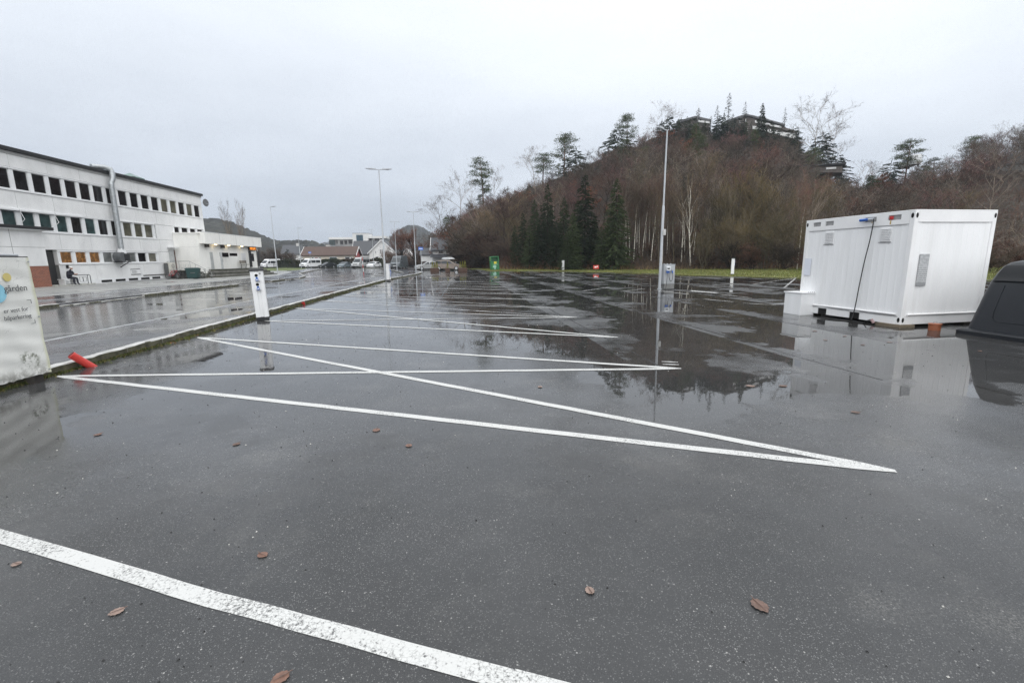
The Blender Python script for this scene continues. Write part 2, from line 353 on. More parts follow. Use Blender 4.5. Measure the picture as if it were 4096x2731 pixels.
# ------------------------------------------------------------------ painted lines (worn road paint, slightly proud of the asphalt)
def paint_mat(name, wear):
    m, nt, b = new_mat(name); L = nt.links; P = pos(nt)
    n1 = noise(nt, P, 58, 6, 0.68); n2 = noise(nt, P, 1.7, 3, 0.6); n4 = noise(nt, P, 150, 2, 0.6)
    vo = N(nt, 'ShaderNodeTexVoronoi', feature='DISTANCE_TO_EDGE'); inp(vo, Scale=38.0)
    wv = N(nt, 'ShaderNodeVectorMath', operation='MULTIPLY_ADD'); L.new(P, wv.inputs[0]); wv.inputs[1].default_value = (1, 1, 1)
    nc = N(nt, 'ShaderNodeTexNoise'); inp(nc, Scale=25.0); L.new(P, nc.inputs['Vector'])
    sv = N(nt, 'ShaderNodeVectorMath', operation='SCALE'); L.new(nc.outputs['Color'], sv.inputs[0]); sv.inputs['Scale'].default_value = 0.03
    L.new(sv.outputs[0], wv.inputs[2]); L.new(wv.outputs[0], vo.inputs['Vector'])
    crack = mth(nt, 'SUBTRACT', 1.0, sstep(nt, vo.outputs['Distance'], 0.0, 0.045))
    cr = mth(nt, 'MULTIPLY', crack, sstep(nt, n2, 0.38, 0.6))
    worn = sstep(nt, mth(nt, 'ADD', mth(nt, 'MULTIPLY', n1, 0.75), mth(nt, 'MULTIPLY', n2, 0.45)), 0.67 - wear, 0.80 - wear)
    holes = mth(nt, 'MAXIMUM', mth(nt, 'MULTIPLY', cr, 0.8), mth(nt, 'MULTIPLY', worn, mth(nt, 'ADD', 0.35, mth(nt, 'MULTIPLY', n4, 0.8))), clamp=True)
    L.new(mixc(nt, n2, (0.47, 0.47, 0.455), (0.62, 0.62, 0.605)), b.inputs['Base Color'])
    b.inputs['Roughness'].default_value = 0.42
    bump(nt, b, n1, 0.15, 0.002)
    tr = N(nt, 'ShaderNodeBsdfTransparent'); ms = N(nt, 'ShaderNodeMixShader')
    L.new(holes, ms.inputs[0]); L.new(b.outputs[0], ms.inputs[1]); L.new(tr.outputs[0], ms.inputs[2])
    L.new(ms.outputs[0], nt.nodes['Material Output'].inputs[0]); MATS[name] = m; return m
PAINT, PAINT_F, PAINT_O = paint_mat('road_paint', 0.015), paint_mat('road_paint_worn', 0.07), paint_mat('road_paint_old', 0.14)
def line(a, b, w=0.11, mat=None, z=0.003, bend=0.0):
    a, b = Vector((a[0], a[1])), Vector((b[0], b[1])); d = b - a; nn = Vector((-d.y, d.x)).normalized(); k = max(2, int(d.length / 0.25))
    V, Fq = [], []
    for i in range(k + 1):
        t = i / k; p = a + d * t + nn * (bend * math.sin(PI * t)); e = random.uniform(-.004, .004)
        hw = w / 2 * (0.45 if i in (0, k) and mat is not PAINT_F else 1)
        V += [(p.x + nn.x * (hw + e), p.y + nn.y * (hw + e), z), (p.x - nn.x * (hw - e), p.y - nn.y * (hw - e), z)]
        if i: Fq.append((2 * i - 2, 2 * i, 2 * i + 1, 2 * i - 1))
    me = bpy.data.meshes.new('painted_line'); me.from_pydata(V, [], Fq); me.materials.append(mat or PAINT)
    return link('painted_line', me, LOT)
Lt = [(-5.98, 7.27), (-5.84, 10.69), (-5.52, 13.45), (-5.85, 16.95), (-5.87, 20.0), (-5.75, 22.9), (-5.82, 25.8), (-5.83, 29.2), (-5.9, 32.1), (-5.9, 35.2)]
Rt = [(3.24, 2.88), (3.2, 6.22), (3.2, 8.98), (3.2, 12.33), (3.12, 14.9), (3.08, 18.1), (3.09, 21.0), (2.95, 23.9), (2.8, 26.8), (2.6, 30.0)]
lz = [0.0030]
def stall(a, b, w=0.10, m=None):
    lz[0] += 0.0006; line(a, b, w, m, lz[0])
for q in (((-700, 1960), (0, 2143)), ((0, 2143), (871, 2401)), ((871, 2401), (2048, 2717)), ((2048, 2717), (3300, 3050))): line(G(*q[0]), G(*q[1]), 0.094, PAINT_F, 0.0031)
stall(Lt[0], Rt[0]); stall(Lt[1], Rt[0]); stall(Lt[0], Rt[1], 0.10); stall(Lt[1], Rt[1], 0.10)
stall(Lt[2], Rt[2], 0.10); stall(Lt[3], Rt[2], 0.10); stall(Lt[2], Rt[3], 0.09, PAINT_F); stall(Lt[3], Rt[3], 0.09)
for i in range(4, 10):
    stall(Lt[i], Rt[i], 0.09, PAINT_F); stall(Lt[i], (Rt[i - 1][0], Rt[i - 1][1]), 0.08, PAINT_O)
for i in range(6):
    stall((-5.9, 38 + 3 * i), (2.6, 32.6 + 3.1 * i), 0.09, PAINT_O)
for (x0, y0), (x1, y1), w in (((2646, 1450), (2712, 1453), .05), ((2650, 1461), (2716, 1463), .05)): stall(G(x0, y0), G(x1, y1), w)
for q in (((2616, 1162), (2755, 1179)), ((2480, 1168), (2580, 1156)), ((2875, 1179), (3008, 1194)), ((2972, 1214), (3080, 1222)), ((3085, 1222), (3140, 1217)), ((3181, 1115), (3136, 1153)), ((2812, 1198), (2937, 1210)), ((3000, 1140), (3190, 1112)), ((2330, 1166), (2440, 1150)), ((1994, 1092), (2050, 1098)), ((2110, 1086), (2160, 1092))):
    stall(G(*q[0]), G(*q[1]), 0.10, PAINT_O)
for i in range(9): stall(G(2766 + i * 11, 1164 + i * 1.0), G(2774 + i * 12, 1168 + i * 1.0), 0.10, PAINT_F)
# joints between the paving lanes, a strip of tar each
tar = M('joint_tar', (0.012, 0.012, 0.013), 0.22, var=0.3, scale=4, bmp=0.3)
for i, (x0, y0, x1, y1, w) in enumerate(((-0.93, 15, -0.5, 54, .05), (2.95, 6.2, 2.5, 58, .035), (5.45, 5.2, 5.2, 56, .045), (7.95, 9.6, 7.75, 47, .045), (9.65, 12.6, 9.3, 17, .06), (11.3, 15, 10.9, 50, .035), (13.6, 14, 13.3, 46, .035), (16.1, 12, 15.9, 46, .035), (18.8, 12, 18.4, 42, .035))):
    k = 60; V, Fq = [], []
    for j in range(k + 1):
        t = j / k; x = x0 + (x1 - x0) * t + random.uniform(-.02, .02); y = y0 + (y1 - y0) * t; ww = w * random.uniform(.3, 1.3)
        if i == 0 and 0.23 < t < 0.45: ww += random.uniform(0, .12)
        V += [(x - ww / 2, y, 0.002), (x + ww / 2, y, 0.002)]
        if j: Fq.append((2 * j - 2, 2 * j - 1, 2 * j + 1, 2 * j))
    me = bpy.data.meshes.new('joint'); me.from_pydata(V, [], Fq); me.materials.append(tar); link('joint', me, LOT)

# ================================================================== things on the car park
white_steel = M('white_steel', (0.86, 0.865, 0.87), 0.38, var=0.03, scale=1.2, dirt=(0.60, 0.60, 0.57), dirt_amt=0.35, stretch=(3, 3, 0.25))
white_steel2 = M('white_steel_trim', (0.84, 0.84, 0.84), 0.36, var=0.03, scale=2)
rust = M('rust_stain', (0.55, 0.40, 0.16), 0.7, var=0.3, scale=20)
black_pl = M('black_plastic', (0.012, 0.013, 0.015), 0.5, var=0.15, scale=3)
black_rub = M('black_rubber', (0.012, 0.012, 0.012), 0.55, var=0.1)
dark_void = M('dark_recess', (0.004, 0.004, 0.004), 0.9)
grey_steel = M('galvanised_steel', (0.42, 0.44, 0.46), 0.42, 0.35, var=0.12, scale=6, dirt=(0.25, 0.26, 0.27), dirt_amt=0.4)
pole_grey = M('pole_grey', (0.46, 0.48, 0.50), 0.45, 0.2, var=0.08, scale=4)
blue_pl = M('blue_plastic', (0.01, 0.10, 0.42), 0.35, var=0.1)
red_pl = M('red_plastic', (0.45, 0.02, 0.02), 0.4, var=0.1)
wood_old = M('old_wood', (0.16, 0.13, 0.09), 0.8, var=0.3, scale=8, bmp=0.4, stretch=(1, 1, 6))
steel_grime = M('grime_grey', (0.30, 0.30, 0.30), 0.6, var=0.2, scale=9)

# --- white container
CL, CW, CH = 2.942, 2.2, 2.486
ct = thing('container', 'white corrugated steel container with dark cable hanging down its side', 'container', (9.793, 9.086, 0.06), 0.061)
def face_box(m, face, a0, a1, z0, z1, o0, o1):
    """slab on a container face: 'L' runs along y at x=0, 'R' along x at y=0; o outward"""
    if face == 'L': m.box(-o1, -o0, a0, a1, z0, z1)
    else: m.box(a0, a1, -o1, -o0, z0, z1)
shell = MB(); shell.box(0.03, CW - 0.03, 0.03, CL - 0.03, 0.02, CH - 0.02)
shell.build('inner_shell', white_steel, ct)
fr = MB()
for x0, x1, y0, y1 in ((0, .11, 0, .11), (0, .11, CL - .11, CL), (CW - .11, CW, 0, .11), (CW - .11, CW, CL - .11, CL)): box(x0, x1, y0, y1, 0, CH).build('corner_post', white_steel2, ct, bevel=0.008)
lo = MB()
for y0, y1 in ((.11, 1.02), (1.30, 1.98), (2.26, CL - .11)): lo.box(0, .1, y0, y1, 0.002, .20)
lo.box(0, .1, .11, CL - .11, .16, .201); lo.box(.11, CW - .11, 0, .1, 0.002, .20); lo.box(.11, CW - .11, CL - .1, CL, 0.002, .20); lo.box(CW - .1, CW, .11, CL - .11, 0.002, .2)
lo.build('bottom_rail', white_steel2, ct)
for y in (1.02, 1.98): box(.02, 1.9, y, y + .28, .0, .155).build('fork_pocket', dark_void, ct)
up = MB(); up.box(0, .1, .11, .50, CH - .24, CH - .002)
# top rail on the left face with four socket openings
ops = [(0.30, 0.60), (0.88, 1.18), (2.05, 2.30), (2.45, 2.70)]
up = MB(); yy = .11
for a, b_ in ops: up.box(0, .1, yy, a, CH - .27, CH - .003); up.box(0, .1, a, b_, CH - .27, CH - .165); up.box(0, .1, a, b_, CH - .055, CH - .003); yy = b_
up.box(0, .1, yy, CL - .11, CH - .27, CH - .003)
up.box(.11, CW - .11, 0, .1, CH - .24, CH - .003); up.box(.11, CW - .11, CL - .1, CL, CH - .24, CH - .003); up.box(CW - .1, CW, .11, CL - .11, CH - .24, CH - .003)
up.build('top_rail', white_steel2, ct)
for a, b_ in ops: box(.022, .06, a, b_, CH - .165, CH - .055).build('socket_recess', steel_grime, ct)
seam = MB(); seam.box(-.002, 0.0, .15, CL - .16, CH - .285, CH - .278); seam.box(.2, CW - .2, -.002, 0, CH - .252, CH - .245); seam.build('panel_seam', steel_grime, ct)
sill = MB(); sill.tube([(-.012, .13, .225), (-.012, CL - .13, .225)], .02, 8); sill.tube([(.14, -.012, .222), (CW - .14, -.012, .222)], .02, 8); sill.build('sill', white_steel2, ct, smooth=True)
def trapezoid(face, length, z0, z1):
    m = MB(); x = .11; prof = []
    while x < length - .11:
        for dx, d in ((0, .0125), (.02, .0165), (.12, .0165), (.14, .0125)): prof.append((min(x + dx, length - .11), d))
        x += .155
    prof.append((length - .11, .012)); V = []
    for a, d in prof:
        for z in (z0, z1): V.append((d, a, z) if face == 'L' else (a, d, z))
    return m.add(V, [(2 * i, 2 * i + 2, 2 * i + 3, 2 * i + 1) for i in range(len(prof) - 1)])
trapezoid('L', CL, .20, CH - .27).build('corrugated_panel', white_steel, ct); trapezoid('R', CW, .20, CH - .24).build('corrugated_panel', white_steel, ct)
box(.0, CW, .0, CL, CH - .003, CH + .02).build('roof', white_steel2, ct, bevel=.006)
def oval(p, n, rz, ry, name, mat):
    m = MB(); n = Vector(n); u = Vector((0, 0, 1)); v = n.cross(u); pts = []
    for k in range(14):
        a = 2 * PI * k / 14; pts.append(Vector(p) + u * (math.sin(a) * rz) + v * (math.cos(a) * ry))
    m.prism(pts, n * .004); return m.build(name, mat, ct)
for z in (.10, CH - .1):
    for p, nn in (((-.0, .055, z), (-1, 0, 0)), ((.055, 0, z), (0, -1, 0)), ((0, CL - .055, z), (-1, 0, 0)), ((CW - .055, 0, z), (0, -1, 0))):
        oval(p, nn, .055, .03, 'casting_hole', dark_void)
for y in (.62, 2.15):
    v = MB()
    for k in range(8): v.box(-.012, .02, y - .13, y + .13, CH - .36 - k * .038, CH - .36 - k * .038 + .016)
    v.build('vent_louvre', steel_grime if False else white_steel2, ct); box(-.004, .015, y - .15, y + .15, CH - .345 - .31, CH - .335 - .31).build('vent_lip', steel_grime, ct)
pl = MB(); pl.tube([(-.06, 1.24, CH - .112), (-.06, 1.02, CH - .108)], [.034, .03], 12); pl.build('blue_plug', blue_pl, ct, smooth=True)
MB().tube([(-.06, 1.02, CH - .108), (-.06, .90, CH - .10)], [.03, .026], 12).build('plug_grip', M('grey_plug', (.45, .47, .5), .5), ct, smooth=True)
box(-.006, .03, .49, .57, CH - .15, CH - .075).build('red_socket', red_pl, ct, bevel=.008)
cab = [(-.06, .90, CH - .10), (-.075, .88, CH - .2), (-.07, .92, CH - .6), (-.06, 1.0, 1.4), (-.06, 1.06, .8), (-.06, 1.10, .3), (-.09, 1.12, .02), (-.2, 1.1, -.045), (-.35, 1.35, -.05), (-.45, 1.6, -.05), (-.36, 1.72, -.05), (-.22, 1.5, -.05), (-.12, 1.0, -.05), (-.16, .75, -.045), (-.2, .62, .02), (-.15, .56, .06)]
cab2 = [Vector(p) for p in cab]; sm = []
for i in range(len(cab2) - 1):
    p0, p1, p2, p3 = cab2[max(i - 1, 0)], cab2[i], cab2[i + 1], cab2[min(i + 2, len(cab2) - 1)]
    for k in range(5):
        t = k / 5; sm.append(0.5 * ((2 * p1) + (p2 - p0) * t + (2 * p0 - 5 * p1 + 4 * p2 - p3) * t * t + (3 * p1 - p0 - 3 * p2 + p3) * t ** 3))
cabo = MB().tube(sm, .0115, 7).build('power_cable', black_rub, ct, smooth=True); cabo['label'] = 'dark grey power cable hanging from the blue plug to the ground'
MB().tube([(-.15, .56, .06), (-.14, .50, -.02)], [.03, .034], 10).build('cable_plug', M('plug_dull', (.3, .2, .2), .5), ct, smooth=True)
# rain streaks of rust under the sockets, papers and the printed plate
for y, w, h in ((.53, .03, .09), (.97, .05, .02)): box(-.0035, -.002, y - w / 2, y + w / 2, CH - .27 + (.103 - h), CH - .167).build('rust_streak', rust, ct)
pm, pnt, pb = new_mat('info_plate'); 
_o = pos(pnt, 'obj'); _s = N(pnt, 'ShaderNodeSeparateXYZ'); pnt.links.new(_o, _s.inputs[0])
_st = mth(pnt, 'FRACT', mth(pnt, 'MULTIPLY', _s.outputs[2], 22.0)); _nn = noise(pnt, _o, 30, 4)
_tx = mth(pnt, 'MULTIPLY', sstep(pnt, _st, .45, .55), sstep(pnt, _nn, .4, .5)); _top = sstep(pnt, _s.outputs[2], 1.29, 1.30); _bot = mth(pnt, 'SUBTRACT', 1.0, sstep(pnt, _s.outputs[2], .93, .94))
_c = mixc(pnt, mth(pnt, 'MULTIPLY', _tx, .7), (.50, .51, .52), (.24, .25, .26)); _c = mixc(pnt, _top, _c, mixc(pnt, sstep(pnt, noise(pnt, _o, 14, 3), .45, .6), (.36, .37, .38), (.48, .49, .5))); _c = mixc(pnt, _bot, _c, (.3, .31, .32)); pnt.links.new(_c, pb.inputs['Base Color'])
info = box(.27, .52, -.006, 0.004, .86, 1.56).build('info_plate', pm, ct); info['label'] = 'weathered grey printed notice plate'
box(-.004, .004, CL - .30, CL - .08, 1.02, 1.48).build('paper_notice', M('paper_pale', (.72, .75, .82), .6, var=.03), ct)
for q in ((-.10, .30, -.08, .5), (1.9, 2.2, .1, .5), (.05, .4, CL - .4, CL - .1), (1.9, 2.2, CL - .4, CL - .1)): box(*q, -.059, 0.0).build('support_block', wood_old, ct)
ws = thing('steel_box', 'low white steel box with flat lid against the corner of the container', 'box', (9.23, 11.78, 0), 0.061)
box(0, .44, -.30, .30, 0.0, .60).build('box_body', white_steel, ws, bevel=.006); box(-.02, .44, -.33, .33, .60, .625).build('lid', white_steel2, ws, bevel=.004)
for z in (.1, .25, .4, .55): box(.438, .452, -.29, -.275, z, z + .02).build('rivet', steel_grime, ws)
for x in (.2, .26, .32, .38): box(x, x + .02, -.31, -.29, .62, .64).build('rivet', steel_grime, ws)
pot = thing('drain_stub', 'short terracotta pipe stub with wire handle beside the container', 'pipe', (10.13, 8.62, 0))
tc_m = M('terracotta', (.28, .09, .04), .55, var=.2, scale=12)
MB().tube([(0, 0, 0), (0, 0, .125)], [.105, .105], 20).build('pipe_body', tc_m, pot, smooth=True); MB().tube([(0, 0, .125), (0, 0, .145)], [.118, .116], 20).build('cap', tc_m, pot, smooth=True)
MB().tube([(-.04, 0, .14), (-.04, 0, .18), (.04, 0, .18), (.04, 0, .14)], .005, 6).build('wire_handle', grey_steel, pot)

# --- recycling bins at the right edge of the lot
def recycling_bin(name, label, loc, rz, mat, mat2, group=None, top=None):
    t = thing(name, label, 'recycling bin', loc, rz, group)
    b = MB(); rings = []
    for z, hx, hy, r in ((0.10, .60, .86, .12), (.22, .585, .85, .14), (.5, .545, .825, .16), (.8, .50, .80, .18), (1.05, .455, .775, .2), (1.22, .41, .75, .22), (1.36, .36, .70, .22), (1.44, .30, .63, .2), (1.475, .22, .5, .15)):
        rings.append(rrect(.0 + (.60 - hx) * .35, 0, hx, hy, r, z, 6))
    b.loft(rings); b.build('bin_body', mat, t, smooth=True)
    MB().loft([rrect(0, 0, .70, .96, .06, .0, 4), rrect(0, 0, .70, .96, .06, .075, 4), rrect(0, 0, .68, .94, .06, .095, 4), rrect(0, 0, .60, .85, .1, .125, 4)]).build('base_skirt', mat, t, smooth=True)
    # inset flap and panel on the long face, following its slope
    def on_face(u, z, off):                                    # u along y
        zs = [.10, .22, .5, .8, 1.05, 1.22, 1.36, 1.44, 1.475]; hx = [.60, .585, .545, .50, .455, .41, .36, .30, .22]
        x = np.interp(z, zs, hx); c = (.60 - x) * .35
        return (-(x) + c - off, u, z)
    f = MB(); rows = [1.09, 1.16, 1.22, 1.28, 1.34, 1.38]
    V = []
    for i, z in enumerate(rows):
        w = .62 - .06 * (i / 5) ** 2
        for j in range(9): u = -w + 2 * w * j / 8; V.append(on_face(u, z, .008 + (0.03 if i == 0 else 0)))
    f.add(V, [(i * 9 + j, i * 9 + j + 1, (i + 1) * 9 + j + 1, (i + 1) * 9 + j) for i in range(5) for j in range(8)]); f.build('flap', mat2, t, smooth=True)
    MB().tube([on_face(-.64, 1.075, .01), on_face(.64, 1.075, .01)], .012, 6).build('flap_ridge', mat, t, smooth=True)
    arc = [on_face(-.42, 1.0, .004), on_face(-.45, .45, .004), on_face(-.43, .36, .004), on_face(-.36, .31, .004), on_face(.36, .31, .004), on_face(.43, .36, .004), on_face(.45, .45, .004), on_face(.42, 1.0, .004)]
    MB().tube(arc, .007, 6).build('panel_ridge', mat, t, smooth=True)
    if top: MB().loft([rrect(.1, 0, .36, .46, .2, 1.36, 6), rrect(.1, 0, .40, .66, .2, 1.44, 6), rrect(.1, 0, .32, .55, .2, 1.56, 6), rrect(.1, 0, .15, .3, .12, 1.60, 6)]).build('top_cover', top, t, smooth=True)
    return t
bm1 = M('bin_black', (.008, .010, .014), .40, var=.15, scale=4, bmp=.15, bscale=250); bm2 = M('bin_black_flap', (.005, .006, .008), .6, var=.1, bmp=.1, bscale=200)
recycling_bin('recycling_bin', 'big black plastic recycling bin with sloping sides standing in front of the container', (10.88, 7.30, 0), 0.02, bm1, bm2)
recycling_bin('recycling_bin', 'white-topped recycling bin hidden behind the big black bin', (12.35, 7.9, .05), 0.05, M('bin_grey', (.06, .065, .07), .5), bm2, top=M('bin_white_lid', (.78, .79, .8), .3, var=.03))

# --- printed banner on its frame, by the kerb
bn = thing('banner_frame', 'dirty white printed parking banner stretched on a dark frame beside the kerb', 'banner', (-5.9, 0, 0))
ban, bnt, bb = new_mat('banner_cloth'); BL = bnt.links; _p = pos(bnt, 'obj')
_s = N(bnt, 'ShaderNodeSeparateXYZ'); BL.new(_p, _s.inputs[0]); yv, zv = _s.outputs[1], _s.outputs[2]
base = mixc(bnt, noise(bnt, _p, 3, 5, .6), (.70, .70, .665), (.79, .79, .76))
low = mth(bnt, 'SUBTRACT', 1.0, sstep(bnt, zv, .12, .34)); dn = noise(bnt, _p, 9, 5, .7)
base = mixc(bnt, mth(bnt, 'MULTIPLY', mth(bnt, 'MULTIPLY', low, sstep(bnt, dn, .38, .62)), .75), base, (.13, .125, .10))
_w = N(bnt, 'ShaderNodeTexVoronoi', feature='DISTANCE_TO_EDGE'); inp(_w, Scale=4.2); _mp = N(bnt, 'ShaderNodeMapping'); _mp.inputs['Scale'].default_value = (1, .8, 1.9)
_wn = N(bnt, 'ShaderNodeTexNoise'); inp(_wn, Scale=4.0, Detail=4.0); BL.new(_p, _wn.inputs['Vector'])
_ad = N(bnt, 'ShaderNodeVectorMath', operation='MULTIPLY_ADD'); BL.new(_wn.outputs['Color'], _ad.inputs[0]); _ad.inputs[1].default_value = (.3, .3, .3); BL.new(_p, _ad.inputs[2])
BL.new(_ad.outputs[0], _mp.inputs[0]); BL.new(_mp.outputs[0], _w.inputs['Vector'])
crk = mth(bnt, 'MULTIPLY', mth(bnt, 'SUBTRACT', 1.0, sstep(bnt, _w.outputs['Distance'], .0, .012)), sstep(bnt, noise(bnt, _p, 2.3, 2), .46, .56))
base = mixc(bnt, mth(bnt, 'MULTIPLY', crk, .6), base, (.25, .25, .24))
alg = mth(bnt, 'MULTIPLY', sstep(bnt, yv, 6.985, 7.05), .55); base = mixc(bnt, alg, base, (.50, .50, .26))
pic = mth(bnt, 'MULTIPLY', mth(bnt, 'MULTIPLY', sstep(bnt, yv, 6.62, 6.70), mth(bnt, 'SUBTRACT', 1.0, sstep(bnt, yv, 6.86, 6.95))), mth(bnt, 'MULTIPLY', sstep(bnt, zv, .20, .26), mth(bnt, 'SUBTRACT', 1.0, sstep(bnt, zv, .40, .52))))
base = mixc(bnt, mth(bnt, 'MULTIPLY', pic, sstep(bnt, noise(bnt, _p, 16, 4, .7), .46, .62)), base, (.20, .21, .17))
BL.new(base, bb.inputs['Base Color']); bb.inputs['Roughness'].default_value = .45
Bn_y0, Bn_y1, Bn_z0, Bn_z1 = 4.2, 7.05, .125, 1.73
V = []; ny, nz_ = 60, 36
for i in range(ny + 1):
    y = Bn_y0 + (Bn_y1 - Bn_y0) * i / ny
    for j in range(nz_ + 1):
        z = Bn_z0 + (Bn_z1 - Bn_z0) * j / nz_; e = math.exp(-((Bn_y1 - y) / .12) ** 2) + math.exp(-((Bn_z1 - z) / .09) ** 2)
        w = .010 * math.sin(y * 9 + z * 4) * math.sin(z * 5 + .6) + .010 * math.sin((y * .8 + z) * 17) * .5 + .006 * math.sin(z * 31 + y * 6)
        V.append((.03 + w * (1 - min(1, e * .7)), y + (0.008 * math.sin(z * 7)) * (i == ny), z + (random.uniform(-.012, .012) if j == 0 else 0)))
me = bpy.data.meshes.new('cloth'); me.from_pydata(V, [], [(i * (nz_ + 1) + j, (i + 1) * (nz_ + 1) + j, (i + 1) * (nz_ + 1) + j + 1, i * (nz_ + 1) + j + 1) for i in range(ny) for j in range(nz_)]); me.materials.append(ban); me.shade_smooth(); link('cloth', me, bn)
fr = MB(); fr.box(-.03, .012, Bn_y0, Bn_y1 + .012, Bn_z1 - .035, Bn_z1 + .012); fr.box(-.03, .012, Bn_y1 - .03, Bn_y1 + .012, Bn_z0 + .02, Bn_z1); fr.box(-.03, .012, Bn_y0, Bn_y1, Bn_z0 + .02, Bn_z0 + .06)
fr.build('frame', M('frame_dark', (.03, .03, .03), .5), bn)
for y in (4.5, 6.92): box(-.13, -.03, y - .07, y + .07, 0, 1.35).build('post', M('post_brown', (.035, .03, .026), .6, var=.3, scale=8), bn)
box(-.12, -.02, 6.70, 6.98, Bn_z1 + .01, Bn_z1 + .045).build('top_bracket', grey_steel, bn, bevel=.01)
for z in (Bn_z1 - .06, .92, .17): MB().tube([(.045, Bn_y1 - .035, z), (.05, Bn_y1 - .035, z)], .012, 10).build('eyelet', grey_steel, bn)
ink = M('banner_ink', (.10, .105, .11), .6, var=.1)
def banner_text(s, y, z, size, m=ink):
    o = text_mesh(s, size, m, 'lettering', bn); w = max(v.co.x for v in o.data.vertices)
    o.rotation_euler = (PI / 2, 0, PI / 2); o.location = (.058, y - w, z); return o
banner_text('gården', 6.905, 1.29, .118); banner_text('er vest for', 6.865, 1.02, .080); banner_text('bilparkering', 6.89, .925, .080)
for (y, z, r, c, nm) in ((6.665, 1.475, .055, (.62, .52, .20), 'sun_disc'), (6.49, 1.28, .125, (.28, .58, .72), 'blue_disc')):
    m = MB(); m.prism([(.054, y + r * math.cos(a), z + r * math.sin(a)) for a in np.linspace(0, 2 * PI, 28)[:-1]], (.002, 0, 0)); m.build('printed_' + nm, M('print_' + nm, c, .5), bn)
cm = MB()
for y, z, a, b_ in ((6.93, 1.16, -.06, -.05), (6.93, .84, -.06, .05)): cm.box(.055, .057, y + a, y, z - .003, z + .003); cm.box(.055, .057, y - .003, y + .003, min(z, z + b_), max(z, z + b_))
cm.build('corner_mark', ink, bn)

# --- red corrugated conduit ends by the kerb
rp = M('red_conduit', (.50, .035, .025), .4, var=.1, scale=6)
def conduit(p0, p1, r, label):
    p0, p1 = Vector(p0), Vector(p1); n = 26; pts, rad = [], []
    for i in range(n * 2 + 1):
        t = i / (2 * n); pts.append(p0.lerp(p1, t)); rad.append(r * (1.0 if i % 2 else .88))
    t = thing('conduit', label, 'pipe', tuple(p0)); me = MB().tube([p - p0 for p in pts], rad, 18, cap=False)
    me.build('ribbed_pipe', rp, t); MB().tube([(p1 - p0) * .2, p1 - p0 + (p1 - p0).normalized() * -.004], r * .8, 16).build('bore', M('bore_dark', (.12, .01, .01), .8), t)
conduit((-5.93, 7.93, -.06), (-6.10, 7.72, .24), .058, 'short red corrugated plastic pipe sticking up beside the banner')
conduit((-6.04, 18.4, -.05), (-6.06, 18.35, .10), .06, 'small red plastic pipe end lying against the kerb past the white charging post')

# --- charging posts
post_w = M('post_white', (.74, .745, .75), .4, var=.03, scale=3, dirt=(.55, .55, .52), dirt_amt=.3)
sock_w = M('socket_plate', (.80, .80, .80), .35, var=.02)
def charger_proto():
    t = thing('charging_post', '', 'charging post')
    b = MB(); P_ = [(-.12, -.16), (.12, -.16), (.12, -.05), (.095, -.035), (.095, .035), (.12, .05), (.12, .16), (-.12, .16), (-.12, .05), (-.095, .035), (-.095, -.035), (-.12, -.05)]
    b.poly([(y, -x) for x, y in P_][::-1], .10, 1.40); b.build('column', post_w, t, bevel=.006)
    MB().poly([(-.155, -.115), (.155, -.115), (.155, .115), (-.155, .115)], 0, .11).build('foot', black_pl, t, bevel=.01)
    c = MB(); c.loft([rrect(0, 0, .185, .145, .03, 1.395, 3), rrect(0, 0, .185, .145, .03, 1.425, 3), rrect(.0, 0, .14, .11, .03, 1.465, 3)]); c.build('cap', black_pl, t)
    for z in (1.27, 1.02):
        pl = box(-.075, .05, -.131, -.119, z - .15, z + .09).build('socket_plate', sock_w, t, bevel=.004)
        MB().tube([(-.012, -.13, z), (-.012, -.136, z)], .042, 18).build('round_socket', dark_void, pl)
        MB().tube([(-.006, -.13, z - .115), (-.006, -.165, z - .118)], .036, 14).build('blue_socket', blue_pl, pl, smooth=True)
        MB().tube([(-.006, -.166, z - .115), (-.006, -.168, z - .115)], .02, 10).build('socket_face', sock_w, pl)
        box(-.03, .022, -.15, -.13, z - .085, z - .05).build('socket_lid', blue_pl, pl, bevel=.006)
        box(-.045, .07, -.16, -.13, z - .168, z - .158).build('socket_lip', steel_grime, pl)
    box(.06, .1, -.128, -.119, 1.30, 1.34).build('latch', steel_grime, t)
    return t
cp = charger_proto(); cp['group'] = 'white charging posts on the car park'
cp.location = (-5.62, 13.62, 0); cp.rotation_euler = (0, math.radians(-1.6), math.radians(18)); cp['label'] = 'white charging post at the kerb close to the banner, four sockets facing out'
c2 = copy_tree(cp); c2.location = (-5.78, 38.3, .02); c2.rotation_euler = (0, 0, math.radians(75)); c2['label'] = 'white charging post standing next to a tall two-armed lamp post'
c3 = copy_tree(cp); c3.location = (13.8, 60.8, 0); c3.rotation_euler = (0, 0, math.radians(100)); c3['label'] = 'white charging post in front of the dark green spruces'
c4 = copy_tree(cp); c4.location = (23.3, 37.2, .03); c4.rotation_euler = (0, math.radians(6), math.radians(60)); c4['label'] = 'leaning white charging post at the edge of the grass'
MB().tube([(0, -.17, .88), (-.02, -.22, .7), (-.05, -.2, .5), (-.02, -.18, .35)], .02, 6).build('charge_cable', blue_pl, c2)

